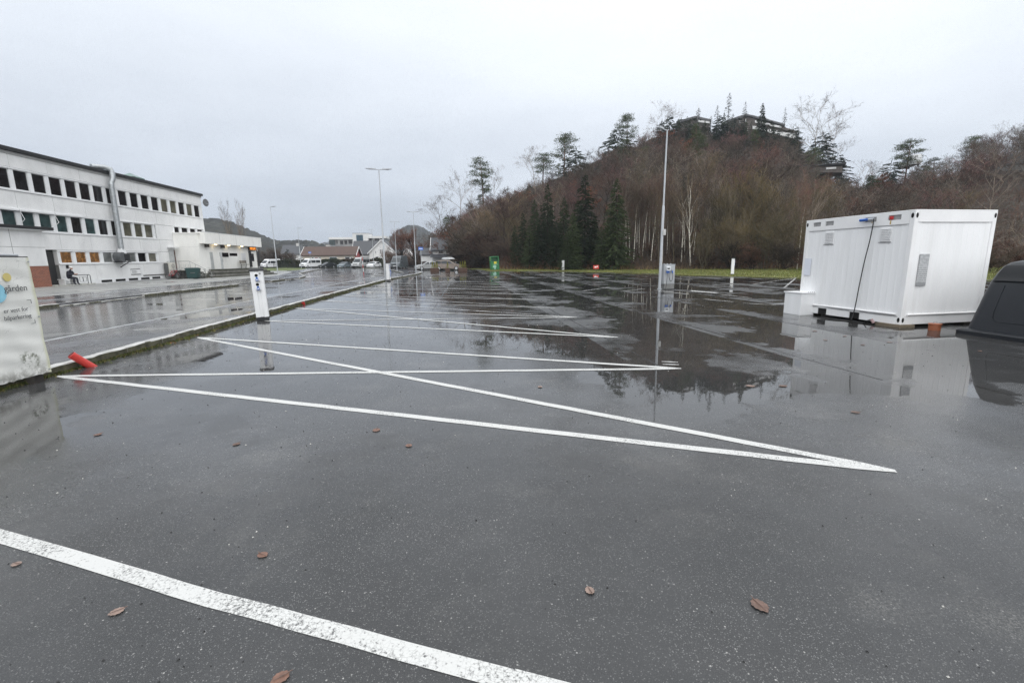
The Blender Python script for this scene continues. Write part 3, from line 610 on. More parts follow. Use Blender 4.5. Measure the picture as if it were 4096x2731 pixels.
# --- lamp posts
lamp_head = M('lamp_head', (.50, .52, .54), .4, .2, var=.06); led = M('lamp_glass', (.75, .77, .8), .2)
def lamp(label, loc, H, arms, L=.95, rz=0, group='street lamps', tilt=(0, 0), step=.5, r=.065):
    t = thing('street_lamp', label, 'street lamp', loc, rz, group); t.rotation_euler = (tilt[0], tilt[1], rz)
    MB().tube([(0, 0, 0), (0, 0, H * step), (0, 0, H * step + .08)], [r * 1.1, r * 1.0, r * .8], 14).build('lower_pole', pole_grey, t, smooth=True)
    MB().tube([(0, 0, H * step), (0, 0, H)], [r * .72, r * .55], 12).build('upper_pole', pole_grey, t, smooth=True)
    MB().tube([(0, 0, -.05), (0, 0, .03)], [r * 1.8, r * 1.8], 14).build('base_plate', grey_steel, t)
    for s in arms:
        a = MB(); a.tube([(0, 0, H - .02), (s * .3, 0, H + .02)], r * .5, 8); a.build('arm', pole_grey, t, smooth=True)
        h = MB(); h.loft([[(s * x, y * w, H + z0 + zz) for y, zz in ((-1, 0), (1, 0), (1, hh), (-1, hh))] for x, w, z0, hh in ((.22, .05, .0, .07), (.34, .12, -.0, .075), (L * .75, .13, .03, .05), (L, .09, .05, .03))]); hd = h.build('lamp_head', lamp_head, t)
        box(min(s * .4, s * L * .8), max(s * .4, s * L * .8), -.08, .08, H - .008, H + .004).build('lamp_glass', led, hd)
    return t
lamp('tall grey lamp post with two arms at the kerb beside a white charging post', (-6.1, 38.7, .1), 8.62, (-1, 1), 1.0, 0.1, step=.52)
L5 = lamp('single-armed grey lamp post with a small box, standing at the electric cabinet', (10.28, 22.75, 0), 7.75, (-1,), .62, .25, tilt=(0, math.radians(.3)), step=.53)
box(-.03, .13, -.14, -.05, 2.72, 3.02).build('junction_box', M('box_grey', (.5, .5, .48), .5), L5, bevel=.01)
lamp('slim two-armed lamp post beside the small blue sign on the kerb corner', (-6.35, 68.3, .1), 8.35, (-1, 1), 1.0, 0.1)
lamp('distant two-armed lamp post in front of the grey van', (-11.2, 84.5, .1), 8.3, (-1, 1), 1.0, 0.1)
lamp('single-armed lamp post at the edge of the lawn by the steps', (-27.4, 73.2, .1), 9.55, (1,), 1.1, -.5, tilt=(0, math.radians(-1)))
lamp('single-armed lamp post at the far corner of the lawn', (-37.0, 113.2, .05), 9.3, (1,), 1.1, -.4)
lamp('lamp post in front of the white van by the red gable', (-20.4, 113.5, .05), 8.9, (-1, 1), .9, .1)
# --- electric cabinet with sockets and cables
cb = thing('electric_cabinet', 'grey electric cabinet with blue sockets and black cables under a lamp post', 'cabinet', (10.75, 22.95, 0), 0.22)
cg = M('cabinet_grey', (.40, .415, .43), .45, .1, var=.06, scale=3); cg2 = M('cabinet_base', (.20, .20, .195), .6, var=.15)
box(-.33, .33, -.2, .2, .26, 1.24).build('cabinet_body', cg, cb, bevel=.01); box(-.27, .33, -.19, .19, 0, .262).build('plinth', cg2, cb)
box(.0, .29, -.212, -.199, .32, 1.18).build('door', cg, cb, bevel=.006); box(-.34, .34, -.21, .21, 1.24, 1.265).build('cabinet_roof', cg, cb, bevel=.006)
kn = MB()
for x in (-.22, -.02, .2): kn.tube([(x, 0, 1.26), (x, 0, 1.31)], .022, 8)
kn.build('lifting_eye', grey_steel, cb)
pb_ = box(-.25, -.02, -.33, -.2, .93, 1.16).build('socket_box', M('socket_box', (.62, .64, .66), .4), cb, bevel=.02); box(-.24, -.1, -.336, -.328, 1.02, 1.08).build('display', dark_void, pb_)
for x in (-.22, -.12, .10): MB().tube([(x, -.27, .93), (x, -.30, .82)], [.036, .03], 10).build('blue_plug', blue_pl, cb, smooth=True)
box(.06, .15, -.26, -.2, .88, 1.0).build('side_socket', M('socket_dull', (.35, .36, .37), .5), cb, bevel=.008)
def cable(pts, r, par, mat=black_rub, name='cable'):
    P_ = [Vector(p) for p in pts]; s_ = []
    for i in range(len(P_) - 1):
        p0, p1, p2, p3 = P_[max(i - 1, 0)], P_[i], P_[i + 1], P_[min(i + 2, len(P_) - 1)]
        for k in range(5):
            t = k / 5; s_.append(.5 * ((2 * p1) + (p2 - p0) * t + (2 * p0 - 5 * p1 + 4 * p2 - p3) * t * t + (3 * p1 - p0 - 3 * p2 + p3) * t ** 3))
    s_.append(P_[-1]); return MB().tube(s_, r, 7).build(name, mat, par, smooth=True)
cable([(-.12, -.30, .82), (-.13, -.34, .6), (-.05, -.36, .42), (.05, -.35, .45), (.11, -.33, .65), (.10, -.30, .82)], .013, cb)
cable([(-.22, -.30, .82), (-.30, -.4, .5), (-.38, -.46, .15), (-.42, -.5, .02), (-.2, -.6, .02), (.1, -.62, .02), (.18, -.55, .08), (.2, -.5, .02)], .013, cb)
MB().poly([(-.52, -.62), (-.05, -.68), (.0, -.5), (-.45, -.42)], 0.0, .03).build('rubber_mat', black_rub, cb)
# --- little red notice at the lot edge, planters, green clothes container
rs = thing('notice_sign', 'tiny red notice on a short stake in front of the spruces', 'sign', (16.3, 54.0, 0))
box(-.03, .03, -.02, .02, 0, .45).build('stake', wood_old, rs); sp = box(-.35, .35, -.035, -.015, .36, .80).build('plate', M('sign_red', (.55, .05, .03), .5), rs)
MB().box(-.2, .05, -.04, -.036, .5, .66).box(.08, .22, -.04, -.036, .58, .7).build('white_mark', sock_w, sp)
thuja = M('thuja_green', (.17, .165, .02), .7, var=.4, scale=9)
plw = M('planter_wood', (.075, .04, .026), .7, var=.25, scale=6)
def planter(loc, w, nb, label):
    t = thing('planter', label, 'planter', loc, -.08)
    for k in range(3): box(-w / 2, w / 2, -.3, .3, .02 + k * .19, .02 + k * .19 + .18).build('plank', plw, t, bevel=.01)
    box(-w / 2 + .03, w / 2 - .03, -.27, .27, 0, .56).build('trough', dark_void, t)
    for i in range(nb):
        x = (i - (nb - 1) / 2) * (w * .8 / max(1, nb)); h = random.uniform(.75, .98); m = MB()
        for k in range(260):
            z = random.random() ** .8 * h; rr = (.17 * (1 - (z / h) ** 1.6) + .015) * math.sqrt(random.random()); a = random.uniform(0, 2 * PI)
            p = Vector((x + rr * math.cos(a), rr * math.sin(a), .55 + z)); s = random.uniform(.03, .06); d = Vector((random.uniform(-.5, .5), random.uniform(-.5, .5), 1.2)).normalized() * s * 1.8; sd = d.orthogonal().normalized() * s * .5
            sd.rotate(Matrix.Rotation(random.uniform(0, 6.28), 3, d)); m.add([p - sd, p + sd, p + d], [(0, 1, 2)])
        m.build('thuja', thuja, t)
planter((-3.4, 63.9, 0), 1.15, 3, 'brown wooden planter with yellowish thujas at the rear of the brown car'); planter((-1.63, 62.9, 0), .58, 1, 'narrow planter with a single thuja in front of the brown car'); planter((.40, 62.3, 0), 1.15, 3, 'wooden planter with yellowish thujas at the front of the brown car')
gb = thing('clothes_container', 'green clothes collection container with yellow label and pale map print', 'container', (5.35, 70.9, .0), .12); gb.rotation_euler = (0, math.radians(-2.5), .16)
gm1 = M('bin_green', (.02, .16, .055), .45, var=.12, scale=4); gm2 = M('bin_green_dark', (.008, .07, .03), .6)
box(-.62, .62, -.55, .6, 0, 1.38).build('lower_body', gm1, gb, bevel=.02)
hood = MB(); hood.prism([(-.64, -.55, 1.38), (-.64, .6, 1.38), (-.64, .6, 2.12), (-.64, -.42, 2.12)], (.10, 0, 0)); hood.prism([(.54, -.55, 1.38), (.54, .6, 1.38), (.54, .6, 2.12), (.54, -.42, 2.12)], (.10, 0, 0)); hood.box(-.54, .54, -.45, .6, 1.98, 2.12); hood.box(-.54, .54, .2, .6, 1.38, 1.98); hood.build('hood', gm1, gb)
box(-.5, .5, -.3, -.2, 1.42, 1.66).build('chute', gm2, gb); box(-.5, .5, -.57, -.5, 1.36, 1.44).build('handle_bar', gm2, gb)
box(-.18, .22, -.565, -.55, .98, 1.33).build('yellow_label', M('label_yellow', (.65, .55, .05), .5), gb)
mp_ = MB(); mp_.prism([(x, -.566, z) for x, z in ((-.42, .55), (-.3, .72), (-.05, .82), (.18, .68), (.12, .45), (.02, .3), (-.02, .12), (-.18, .1), (-.15, .35), (-.3, .42))], (0, .012, 0)); mp_.build('map_print', M('print_pale', (.30, .50, .42), .5), gb)
box(-.35, .4, -.566, -.552, .86, .92).build('text_strip', M('print_pale', None), gb); box(-.64, -.622, -.3, .3, 1.45, 2.0).build('side_label', M('label_yellow', None), gb)
# --- blue street signs, red marker sticks
sb = M('sign_blue', (.05, .16, .55), .4, var=.05); sw = M('sign_white', (.75, .75, .75), .4, var=.03)
def small_sign(loc, h, label, rz=.1):
    t = thing('street_sign', label, 'sign', loc, rz); MB().tube([(0, 0, 0), (0, 0, h)], .035, 8).build('pole', pole_grey, t); p = box(-.34, .34, -.05, -.02, h - .42, h).build('plate', sb, t)
    MB().box(-.25, .25, -.056, -.05, h - .28, h - .18).build('white_band', sw, p); return t
small_sign((-5.6, 69.2, .1), 3.45, 'blue parking sign on a thin pole at the kerb corner'); small_sign((-38.4, 125, 0), 4.2, 'blue sign on a pole beside the cream bungalow')
ms = thing('marker_stick', 'thin red and white marker stick standing in the crossing', 'marker', (-11.2, 55.5, 0))
for k in range(5): MB().tube([(0.0 + k * -.01, 0, k * .42), (-.01 - k * .01, 0, k * .42 + .42)], .035, 6).build('stick_segment', red_pl if k % 2 == 0 else sw, ms)

# --- fallen leaves, pebbles and crumbs on the asphalt
leafm = [M('leaf_brown', (.13, .08, .062), .5, var=.25, scale=40), M('leaf_russet', (.16, .085, .06), .5, var=.25, scale=40), M('leaf_pale', (.24, .17, .14), .5, var=.2, scale=40)]
def leaf(p, s, rz, k, label, curl=.05):
    pts = []; n = 22
    for i in range(n):
        a = 2 * PI * i / n; r = (1 + .10 * math.cos(a * 1 + PI)) * (1 + (.07 if i % 2 else -.05)) * (1.28 if i == 0 else 1)
        pts.append((r * math.cos(a) * s, r * math.sin(a) * s * .86))
    V = [(0, 0, .004)]
    for rr in (.55, 1.0): V += [(x * rr, y * rr, .004 + curl * s * rr * rr * (abs(math.sin(math.atan2(y, x) * 1.5)) * .6 + .1)) for x, y in pts]
    Fq = [(0, 1 + i, 1 + (i + 1) % n) for i in range(n)] + [(1 + i, 1 + n + i, 1 + n + (i + 1) % n, 1 + (i + 1) % n) for i in range(n)]
    t = thing('fallen_leaf', label, 'leaf', p, rz, 'fallen leaves on the wet asphalt')
    me = bpy.data.meshes.new('blade'); me.from_pydata(V, [], Fq); me.materials.append(leafm[k]); me.shade_smooth(); link('blade', me, t)
    MB().tube([(s * .8, 0, .008), (-s * .6, 0, .009), (-s * 1.0, 0, .010), (-s * 1.5, s * .1, .012)], [.0012, .002, .0022, .0018], 5).build('stalk', leafm[0], t)
leaf((1.35, 1.74, .003), .040, math.radians(-78), 0, 'large veined brown leaf with upright stalk on the asphalt', .12)
for x, y, k, s, lb in ((2358, 2363, 2, .032, 'round pale brown leaf lying flat near the big veined leaf'), (1052, 2222, 1, .036, 'narrow orange-brown leaf between the thick worn line and the long stall line'), (1635, 1783, 1, .04, 'small russet leaf just below the long stall line'), (945, 1778, 0, .04, 'small curled leaf below the first stall line on the kerb side'), (465, 2450, 2, .036, 'dull brown leaf below the thick worn line'), (65, 2258, 2, .03, 'pale leaf close under the thick worn line near the banner'), (1120, 2715, 1, .04, 'orange leaf tip below the middle of the thick worn line'), (390, 1740, 1, .04, 'small leaf on the asphalt in front of the banner')):
    p = G(x, y); leaf((p.x, p.y, .003), s * .8, random.uniform(0, 6), k, lb)
for x, y in ((1505, 1722), (3000, 1545), (3130, 1545), (3420, 1650), (2160, 1548), (3000, 1275), (2960, 1310), (3260, 1325), (3300, 1360), (3450, 1380), (3920, 1405), (3380, 1345), (3560, 1370), (2050, 1245)):
    p = G(x, y); leaf((p.x, p.y, .003), random.uniform(.03, .05), random.uniform(0, 6), random.randrange(3), 'brown leaf floating on the wet lot between the stall lines and the container')
peb = MB(); pk = MB()
for i in range(1500):
    y = 1.2 + 14 * random.random() ** 1.6; x = random.uniform(-6.0, 9.5) if i % 3 else random.uniform(-6, -1)
    s = random.uniform(.002, .0065) * (1 + y * .06); m = peb if random.random() < .16 else pk; V = []
    for k in range(4): a = k * PI / 2 + random.random(); V.append((x + s * math.cos(a), y + s * math.sin(a), .001))
    V.append((x, y, .001 + s)); m.add(V, [(0, 1, 4), (1, 2, 4), (2, 3, 4), (3, 0, 4)])
for m, mt, lb in ((peb, M('pebble_pale', (.5, .49, .46), .6), 'tiny pale stone chips scattered over the asphalt'), (pk, M('pebble_dark', (.012, .012, .012), .5), 'tiny black grit crumbs scattered over the asphalt')):
    o = m.build('grit', mt); o['kind'] = 'stuff'; o['label'] = lb; o['category'] = 'grit'
# moss, weeds and leaves caught along the kerb foot
ms_ = [MB(), MB(), MB()]
for i in range(5200):
    y = 6.4 + 32 * random.random() ** 1.7; d = abs(random.gauss(0, .055)) * (1.4 if 8 < y < 14 else .8); x = -6.115 + d - .0
    k = random.choices((0, 1, 2), (.5, .32, .18))[0]; s = random.uniform(.008, .028); h = random.uniform(.004, .05 if k != 2 else .015)
    a = random.uniform(0, 6.28); ms_[k].add([(x + s * math.cos(a), y + s * math.sin(a), .001), (x - s * math.cos(a), y - s * math.sin(a), .001), (x + random.uniform(-.02, .03), y + random.uniform(-.02, .02), h)], [(0, 1, 2)])
for m, mt, lb in zip(ms_, (M('moss_green', (.05, .065, .012), .9, var=.4, scale=8), M('weed_olive', (.11, .10, .03), .9, var=.4, scale=8), M('litter_brown', (.16, .07, .03), .8, var=.4, scale=8)), ('green moss along the foot of the kerb', 'olive weeds along the foot of the kerb', 'brown leaf litter along the foot of the kerb')):
    o = m.build('kerb_growth', mt); o['kind'] = 'stuff'; o['label'] = lb; o['category'] = 'moss'

# ================================================================== long office building and its annex
panel_m = M('facade_panel', (.73, .73, .725), .6, var=.05, scale=1.0, dirt=(.50, .50, .50), dirt_amt=.55, stretch=(1, 1, .5), bmp=.12, bscale=30)
win_w = M('window_white', (.76, .765, .77), .4, var=.03, scale=2)
roof_b = M('roof_black', (.012, .012, .013), .55, var=.2, scale=2)
core_m = M('core_dark', (.03, .03, .03), .9)
joint_m = M('joint_grey', (.16, .16, .155), .8)
def glass(name, tint, var=.5, lit=None, stripes=False):
    m, nt, b = new_mat(name); L = nt.links; P = pos(nt)
    n1 = noise(nt, P, 1.3, 4, .6); c = mixc(nt, sstep(nt, n1, .3, .7), tuple(t * (1 - var) for t in tint), tuple(t * (1 + var) for t in tint))
    L.new(c, b.inputs['Base Color']); b.inputs['Roughness'].default_value = .04; b.inputs['IOR'].default_value = 1.45
    if lit:
        n2 = noise(nt, P, 5.0, 4, .7); e = mixc(nt, sstep(nt, n2, .45, .75), tuple(t * .15 for t in lit), lit)
        L.new(e, b.inputs['Emission Color']); b.inputs['Emission Strength'].default_value = 1.0
    MATS[name] = m; return m
gl_dark = glass('glass_dark', (.012, .011, .012)); gl_teal = glass('glass_teal', (.035, .06, .06), .4); gl_pale = glass('glass_curtain', (.16, .165, .16), .35)
gl_warm = glass('glass_lit', (.05, .03, .015), .5, (.30, .145, .05)); gl_tan = glass('glass_blind', (.10, .095, .07), .35)
BX = -30.0
ob = thing('office_building', 'long grey three-storey office building with rows of white-framed windows', 'building', (BX, 36.0, 0)); ob.rotation_euler = (math.radians(.35), 0, 0)
def ob_box(x0, x1, y0, y1, z0, z1): return box(x0, x1, y0 - 36.0, y1 - 36.0, z0, z1)       # x is the distance out of the facade
Y0, Y1 = 18.0, 59.45
ob_box(-14, -.36, Y0, Y1 - .02, .0, 9.2).build('core', core_m, ob)
ob_box(-14, -.02, Y1 - .3, Y1, .0, 9.2).build('end_wall', panel_m, ob)
def band(z0, z1, ya=Y0, yb=Y1 - .3, joints=2.94, start=36.0, name='wall_panel'):
    js = sorted([y for k in range(-8, 12) for y in [start + k * joints] if ya + .3 < y < yb - .3]); js = [ya] + js + [yb]
    for a, b in zip(js[:-1], js[1:]): ob_box(-.34, random.uniform(-.004, .004), a + .009, b - .009, z0 + .002, z1 - .002).build(name, panel_m, ob)
    ob_box(-.36, -.03, ya, yb, z0, z1).build('panel_backing', joint_m, ob)
band(.42, 1.62, 38.4); band(2.74, 3.93); band(5.42, 6.62); band(8.20, 9.22); band(2.74, 3.93)if False else None
ob_box(-.36, -.01, 50.4, 53.2, 3.95, 5.40).build('wall_panel', panel_m, ob); ob_box(-.36, -.004, 50.25, 53.2, 1.64, 2.72).build('wall_panel', panel_m, ob)
ob_box(-.36, .03, 18, 59.15, 9.22, 9.25).build('eave_shadow_strip', joint_m, ob)  # solid dark strip, coloured as the shadow gap under the roof edge
ob_box(-14, .22, 18, 59.62, 9.25, 9.50).build('roof_edge', roof_b, ob, bevel=.02)
ob_box(-.3, .06, 18, 59.5, 9.05, 9.24).build('cornice', M('cornice_grey', (.36, .36, .355), .6, var=.1), ob)
def window(yc, w, z0, z1, pane, tilt=None):
    f = MB(); y = yc - 36.0
    for a, b, c, d in ((y - w / 2, y - w / 2 + .05, z0, z1), (y + w / 2 - .05, y + w / 2, z0, z1), (y - w / 2, y + w / 2, z0, z0 + .05), (y - w / 2, y + w / 2, z1 - .05, z1)): f.box(-.16, -.05, a, b, c, d)
    fo = f.build('window', win_w, ob); box(-.13, -.11, y - w / 2 + .04, y + w / 2 - .04, z0 + .04, z1 - .04).build('pane', pane, fo); return fo
def row(edges, z0, z1, ys, ye, panes):
    """windows between measured edges, white posts between them, sill and head all along"""
    prev = ys
    for i, (a, b) in enumerate(edges):
        if a > prev + .02: ob_box(-.34, -.02, prev, a, z0, z1).build('window_post', win_w, ob)
        window((a + b) / 2, b - a, z0 + .0, z1, panes[i % len(panes)]); prev = b
    if ye > prev + .02: ob_box(-.34, -.02, prev, ye, z0, z1).build('window_post', win_w, ob)
    ob_box(-.34, .06, ys, ye, z0 - .10, z0).build('sill', win_w, ob); ob_box(-.34, .03, ys, ye, z1, z1 + .09).build('window_head', win_w, ob)
ed1 = [(36.19 + 1.377 * k, 37.29 + 1.377 * k) for k in range(-8, 6)] + [(44.50, 45.58)] + [(45.92 + 1.485 * k, 47.03 + 1.487 * k) for k in range(9)]
row(ed1, 6.74, 8.09, 25.0, 59.1, [gl_dark, gl_dark, gl_dark, gl_dark, gl_dark, gl_dark, gl_dark, gl_dark, gl_dark, gl_dark, gl_dark, gl_dark, gl_dark, gl_dark, gl_dark, gl_dark, gl_dark, gl_dark, gl_dark, gl_tan, gl_tan, gl_dark, gl_tan, gl_dark])
ed2 = [(36.15 + 1.377 * k, 37.2 + 1.377 * k) for k in range(-8, 6)] + [(44.48, 45.58), (45.91, 47.03), (47.38, 48.48), (48.79, 49.96)]
row(ed2, 4.04, 5.32, 25.0, 50.25, [gl_teal, gl_teal, gl_teal, gl_dark, gl_teal, gl_teal, gl_teal, gl_teal, gl_teal, gl_teal, gl_teal, gl_dark, gl_teal, gl_dark, gl_dark, gl_tan, gl_tan, gl_tan])
ed2b = [(53.5, 54.42), (54.81, 56.0), (56.41, 57.52), (57.87, 59.0)]
row(ed2b, 4.2, 5.40, 53.2, 59.15, [gl_dark, gl_dark])
ed3 = [(38.72, 39.82), (40.13, 41.22), (41.52, 42.63), (42.95, 44.05), (44.36, 45.5), (45.79, 47.02), (47.25, 48.43), (48.74, 49.94)]
row(ed3, 1.73, 2.63, 38.45, 50.25, [gl_warm, gl_warm, gl_warm, gl_pale, gl_pale, gl_pale, gl_dark, gl_tan])
for a, b in ((30.2, 35.9), (35.95, 38.7), (38.75, 41.4)): 
    c = MB(); c.box(-.0, .16, a - 36, b - 36, 5.30, 5.46); c.build('awning_case', win_w, ob, bevel=.02)
for y in (36.0, 38.72):
    MB().tube([(.1, y - 36, 5.3), (.42, y - 36 - .15, 4.75), (.12, y - 36 - .35, 4.3)], .018, 5).build('awning_arm', win_w, ob)
for y, a in ((44.6, 47.1), (47.3, 50.0), (53.4, 56.1), (56.3, 59.1)): ob_box(0, .12, y, a, 5.32 if y < 52 else 5.40, 5.44 if y < 52 else 5.52).build('awning_case', win_w, ob, bevel=.02)
# plinth with low openings
ob_box(-.36, .04, 38.4, 50.3, .05, .42).build('plinth', win_w, ob)
for k in range(5): ob_box(-.2, .046, 42.2 + k * 1.62, 43.4 + k * 1.62, .10, .30).build('basement_opening', dark_void, ob)
ob_box(-.36, 0, 50.3, 53.2, .0, 1.62).build('wall_panel', panel_m, ob); ob_box(0, .09, 47.5, 52.4, .44, .52).build('ledge', M('ledge_dark', (.06, .055, .05), .8), ob)
# projecting block with brick foot, black canopy and the entrance recess beside it
ob_box(.02, .85, 18, 36.45, 1.58, 4.05).build('porch_block', panel_m, ob, bevel=.01)
jb = MB()
for z in (2.85,): jb.box(.85, .858, 18 - 36, .45, z, z + .02)
for y in (34.0, 31.2): jb.box(.85, .857, y - 36, y - 36 + .02, 1.6, 4.05)
jb.build('block_joint', joint_m, ob)
brick, bt, bbp = new_mat('brick_red'); _p = pos(bt); _mp = N(bt, 'ShaderNodeMapping'); _mp.inputs['Rotation'].default_value = (0, PI / 2, 0) ; _sp = N(bt, 'ShaderNodeSeparateXYZ'); bt.links.new(_p, _sp.inputs[0]); _cb = N(bt, 'ShaderNodeCombineXYZ'); bt.links.new(mth(bt, 'ADD', _sp.outputs[0], _sp.outputs[1]), _cb.inputs[0]); bt.links.new(_sp.outputs[2], _cb.inputs[1])
_bk = N(bt, 'ShaderNodeTexBrick'); inp(_bk, Scale=1.0, Mortar_Size=.006, Brick_Width=.23, Row_Height=.075); _bk.inputs['Color1'].default_value = (.27, .085, .045, 1); _bk.inputs['Color2'].default_value = (.19, .055, .03, 1); _bk.inputs['Mortar'].default_value = (.30, .24, .2, 1)
bt.links.new(_cb.outputs[0], _bk.inputs['Vector']); bt.links.new(_bk.outputs['Color'], bbp.inputs['Base Color']); bbp.inputs['Roughness'].default_value = .75; bump(bt, bbp, _bk.outputs['Fac'], -.4, .01)
ob_box(.02, .84, 18, 36.44, .1, 1.575).build('brick_foot', brick, ob); ob_box(.0, .9, 34.0, 36.5, .0, .12).build('foot_slab', M('slab_pale', (.4, .4, .37), .7, var=.3, scale=4), ob)
ob_box(-.1, 1.25, 18, 36.95, 4.06, 4.26).build('canopy', roof_b, ob, bevel=.01); ob_box(.0, 1.18, 18, 36.85, 4.0, 4.06).build('canopy_soffit', win_w, ob)
ob_box(.80, .90, 34.6, 34.9, 1.62, 1.9).build('flood_light', black_pl, ob); MB().tube([(.92, -1.25, 1.72), (.98, -1.25, 1.6)], .07, 8).build('camera_dome', sw, ob)
ob_box(-.95, -.02, 36.45, 36.6, .1, 2.72).build('recess_side', core_m, ob); dr = ob_box(-.34, -.25, 36.6, 38.4, .1, 2.72).build('door', M('door_dark', (.025, .025, .026), .5), ob)
box(-.245, -.235, .95, 1.75, 1.05, 2.15).build('door_pane', gl_warm, dr); box(-.24, -.16, .9, .95, .9, 1.3).build('handle', grey_steel, dr)
MB().tube([(-.05, 1.2, 2.72), (-.05, 1.2, 2.66)], [.16, .12], 12).build('entrance_lamp', glow('lamp_glow', (1.0, .78, .45), 3.0), ob)
ob_box(-.3, 1.0, 36.5, 40.2, .02, .16).build('doorstep', M('slab_pale', None), ob); ob_box(.0, .05, 39.0, 39.2, 1.35, 1.6).build('wall_box', dark_void, ob)
# ventilation duct with fan
galv = M('duct_metal', (.40, .42, .43), .35, .55, var=.15, scale=5)
def ribbed(pts, r, name, par, mat, rib=.12):
    P_ = [Vector(p) for p in pts]; out, rad = [], []; acc = 0
    for a, b in zip(P_[:-1], P_[1:]):
        n = max(1, round((b - a).length / rib))
        for i in range(n): out += [a.lerp(b, i / n), a.lerp(b, (i + .12) / n), a.lerp(b, (i + .24) / n)]; rad += [r, r * 1.07, r]
    out.append(P_[-1]); rad.append(r); return MB().tube(out, rad, 14).build(name, mat, par, smooth=True)
dy = lambda y: y - 36.0
ribbed([(.40, dy(44.58), 2.9), (.42, dy(44.62), 8.25)], .205, 'duct', ob, galv)
MB().tube([(.42, dy(44.62), 8.25), (.42, dy(44.66), 8.5), (.48, dy(44.8), 8.8), (.48, dy(44.88), 9.35), (.4, dy(44.85), 9.62), (.15, dy(44.6), 9.75), (-.15, dy(44.2), 9.72), (-.35, dy(43.8), 9.66)], .205, 14).build('duct_bend', galv, ob, smooth=True)
MB().loft([[(.2, dy(44.3), 2.55), (.6, dy(44.3), 2.55), (.6, dy(44.9), 2.55), (.2, dy(44.9), 2.55)], [(.25, dy(44.4), 2.95), (.55, dy(44.4), 2.95), (.55, dy(44.75), 2.95), (.25, dy(44.75), 2.95)]]).build('duct_reducer', win_w, ob)
MB().tube([(.12, dy(44.2), 2.2), (.7, dy(44.2), 2.2)], .42, 18).build('fan_housing', M('fan_grey', (.09, .095, .1), .5), ob, smooth=True); ob_box(.1, .75, 44.35, 45.0, 1.85, 2.5).build('fan_motor', black_pl, ob, bevel=.03)
MB().tube([(.0, dy(44.7), 1.3), (.75, dy(44.7), 1.75)], .035, 6).build('fan_bracket', black_pl, ob); ob_box(0, .78, 44.0, 45.0, 1.74, 1.80).build('fan_shelf', black_pl, ob)
# roof light, dish, heat pump, notice, side door
sk = MB(); a, b, z = dy(49.6), dy(51.2), 9.62
sk.loft([[(-2.2, a, z), (-.8, a, z), (-.8, b, z), (-2.2, b, z)], [(-2.2, a, z + .22), (-.8, a, z + .22), (-.8, b, z + .22), (-2.2, b, z + .22)], [(-1.52, dy(50.28), z + .62), (-1.48, dy(50.28), z + .62), (-1.48, dy(50.32), z + .62), (-1.52, dy(50.32), z + .62)]]); sk.build('roof_light', M('roof_light_glass', (.10, .17, .15), .2, var=.2), ob)
ds = MB(); rings = []
for k, (r, o) in enumerate(((.02, .10), (.2, .085), (.36, .03), (.44, 0))): rings.append([(.25 + o * -1 + r * .25 * math.cos(t), dy(59.95) + r * math.cos(t), 8.55 + r * math.sin(t)) for t in np.linspace(0, 2 * PI, 21)[:-1]])
ds.loft(rings); ds.build('satellite_dish', M('dish_grey', (.13, .135, .14), .5), ob, smooth=True); MB().tube([(0, dy(59.4), 8.4), (.2, dy(59.9), 8.5), (.65, dy(59.95), 8.35)], .02, 6).build('dish_arm', grey_steel, ob)
hp = thing('heat_pump', 'white outdoor heat pump with two fans mounted on the grey wall', 'heat pump', (BX + .12, 51.25, .5)); cream = M('heat_pump_cream', (.60, .58, .52), .5, var=.05)
box(0, .42, -.5, .5, 0, 1.22).build('casing', cream, hp, bevel=.02); box(-.02, .30, -.62, -.5, .02, 1.18).build('coil_side', M('coil', (.10, .10, .10), .6), hp)
for z in (.33, .9): 
    g_ = MB().tube([(.42, .1, z), (.435, .1, z)], .25, 20).build('fan_grille', M('grille', (.40, .39, .36), .5), hp); MB().tube([(.436, .1, z), (.44, .1, z)], .09, 12).build('fan_hub', cream, g_)
nb = thing('wall_notice', 'small white notice board on the grey wall under the ground-floor windows', 'sign', (BX, 46.5, .72)); box(.0, .03, -.62, .62, 0, .42).build('board', sw, nb); box(.02, .04, -.62, .62, .42, .47).build('board_edge', dark_void, nb); box(.02, .04, -.62, .62, -.05, 0).build('board_edge', dark_void, nb)
for k in range(3): box(.031, .034, -.5, .1 + .1 * (k % 2), .1 + k * .09, .13 + k * .09).build('text_line', joint_m, nb)

# --- annex with flat roof, low terrace and steps
aw = M('annex_white', (.88, .87, .83), .55, var=.04, scale=1.3, dirt=(.52, .50, .44), dirt_amt=.3, stretch=(1, 1, .4))
an = thing('annex', 'cream-white flat-roofed annex with lit canopy and terrace steps', 'building', (-27.0, 53.0, 0)); A = lambda x0, x1, y0, y1, z0, z1: box(x0 + 27.0, x1 + 27.0, y0 - 53.0, y1 - 53.0, z0, z1)
A(-36, -27.62, 53.0, 67.0, .0, 4.75).build('wall', aw, an); A(-36, -27.45, 52.92, 67.4, 4.75, 4.86).build('roof', aw, an); A(-27.62, -27.0, 53.3, 67.45, 3.70, 4.92).build('fascia', aw, an, bevel=.01); A(-27.62, -26.98, 53.28, 67.47, 4.92, 4.96).build('roof_trim', win_w, an)
sj = MB()
for y in (56.3, 60.2): sj.box(.001, .004, y - 53, y - 53 + .03, 3.72, 4.9)
sj.build('fascia_joint', joint_m, an)
for z in (3.35, 1.9, 1.2): A(-30, -27.64, 52.994, 53.0, z, z + .012).build('wall_joint', M('joint_cream', (.5, .49, .46), .7), an)
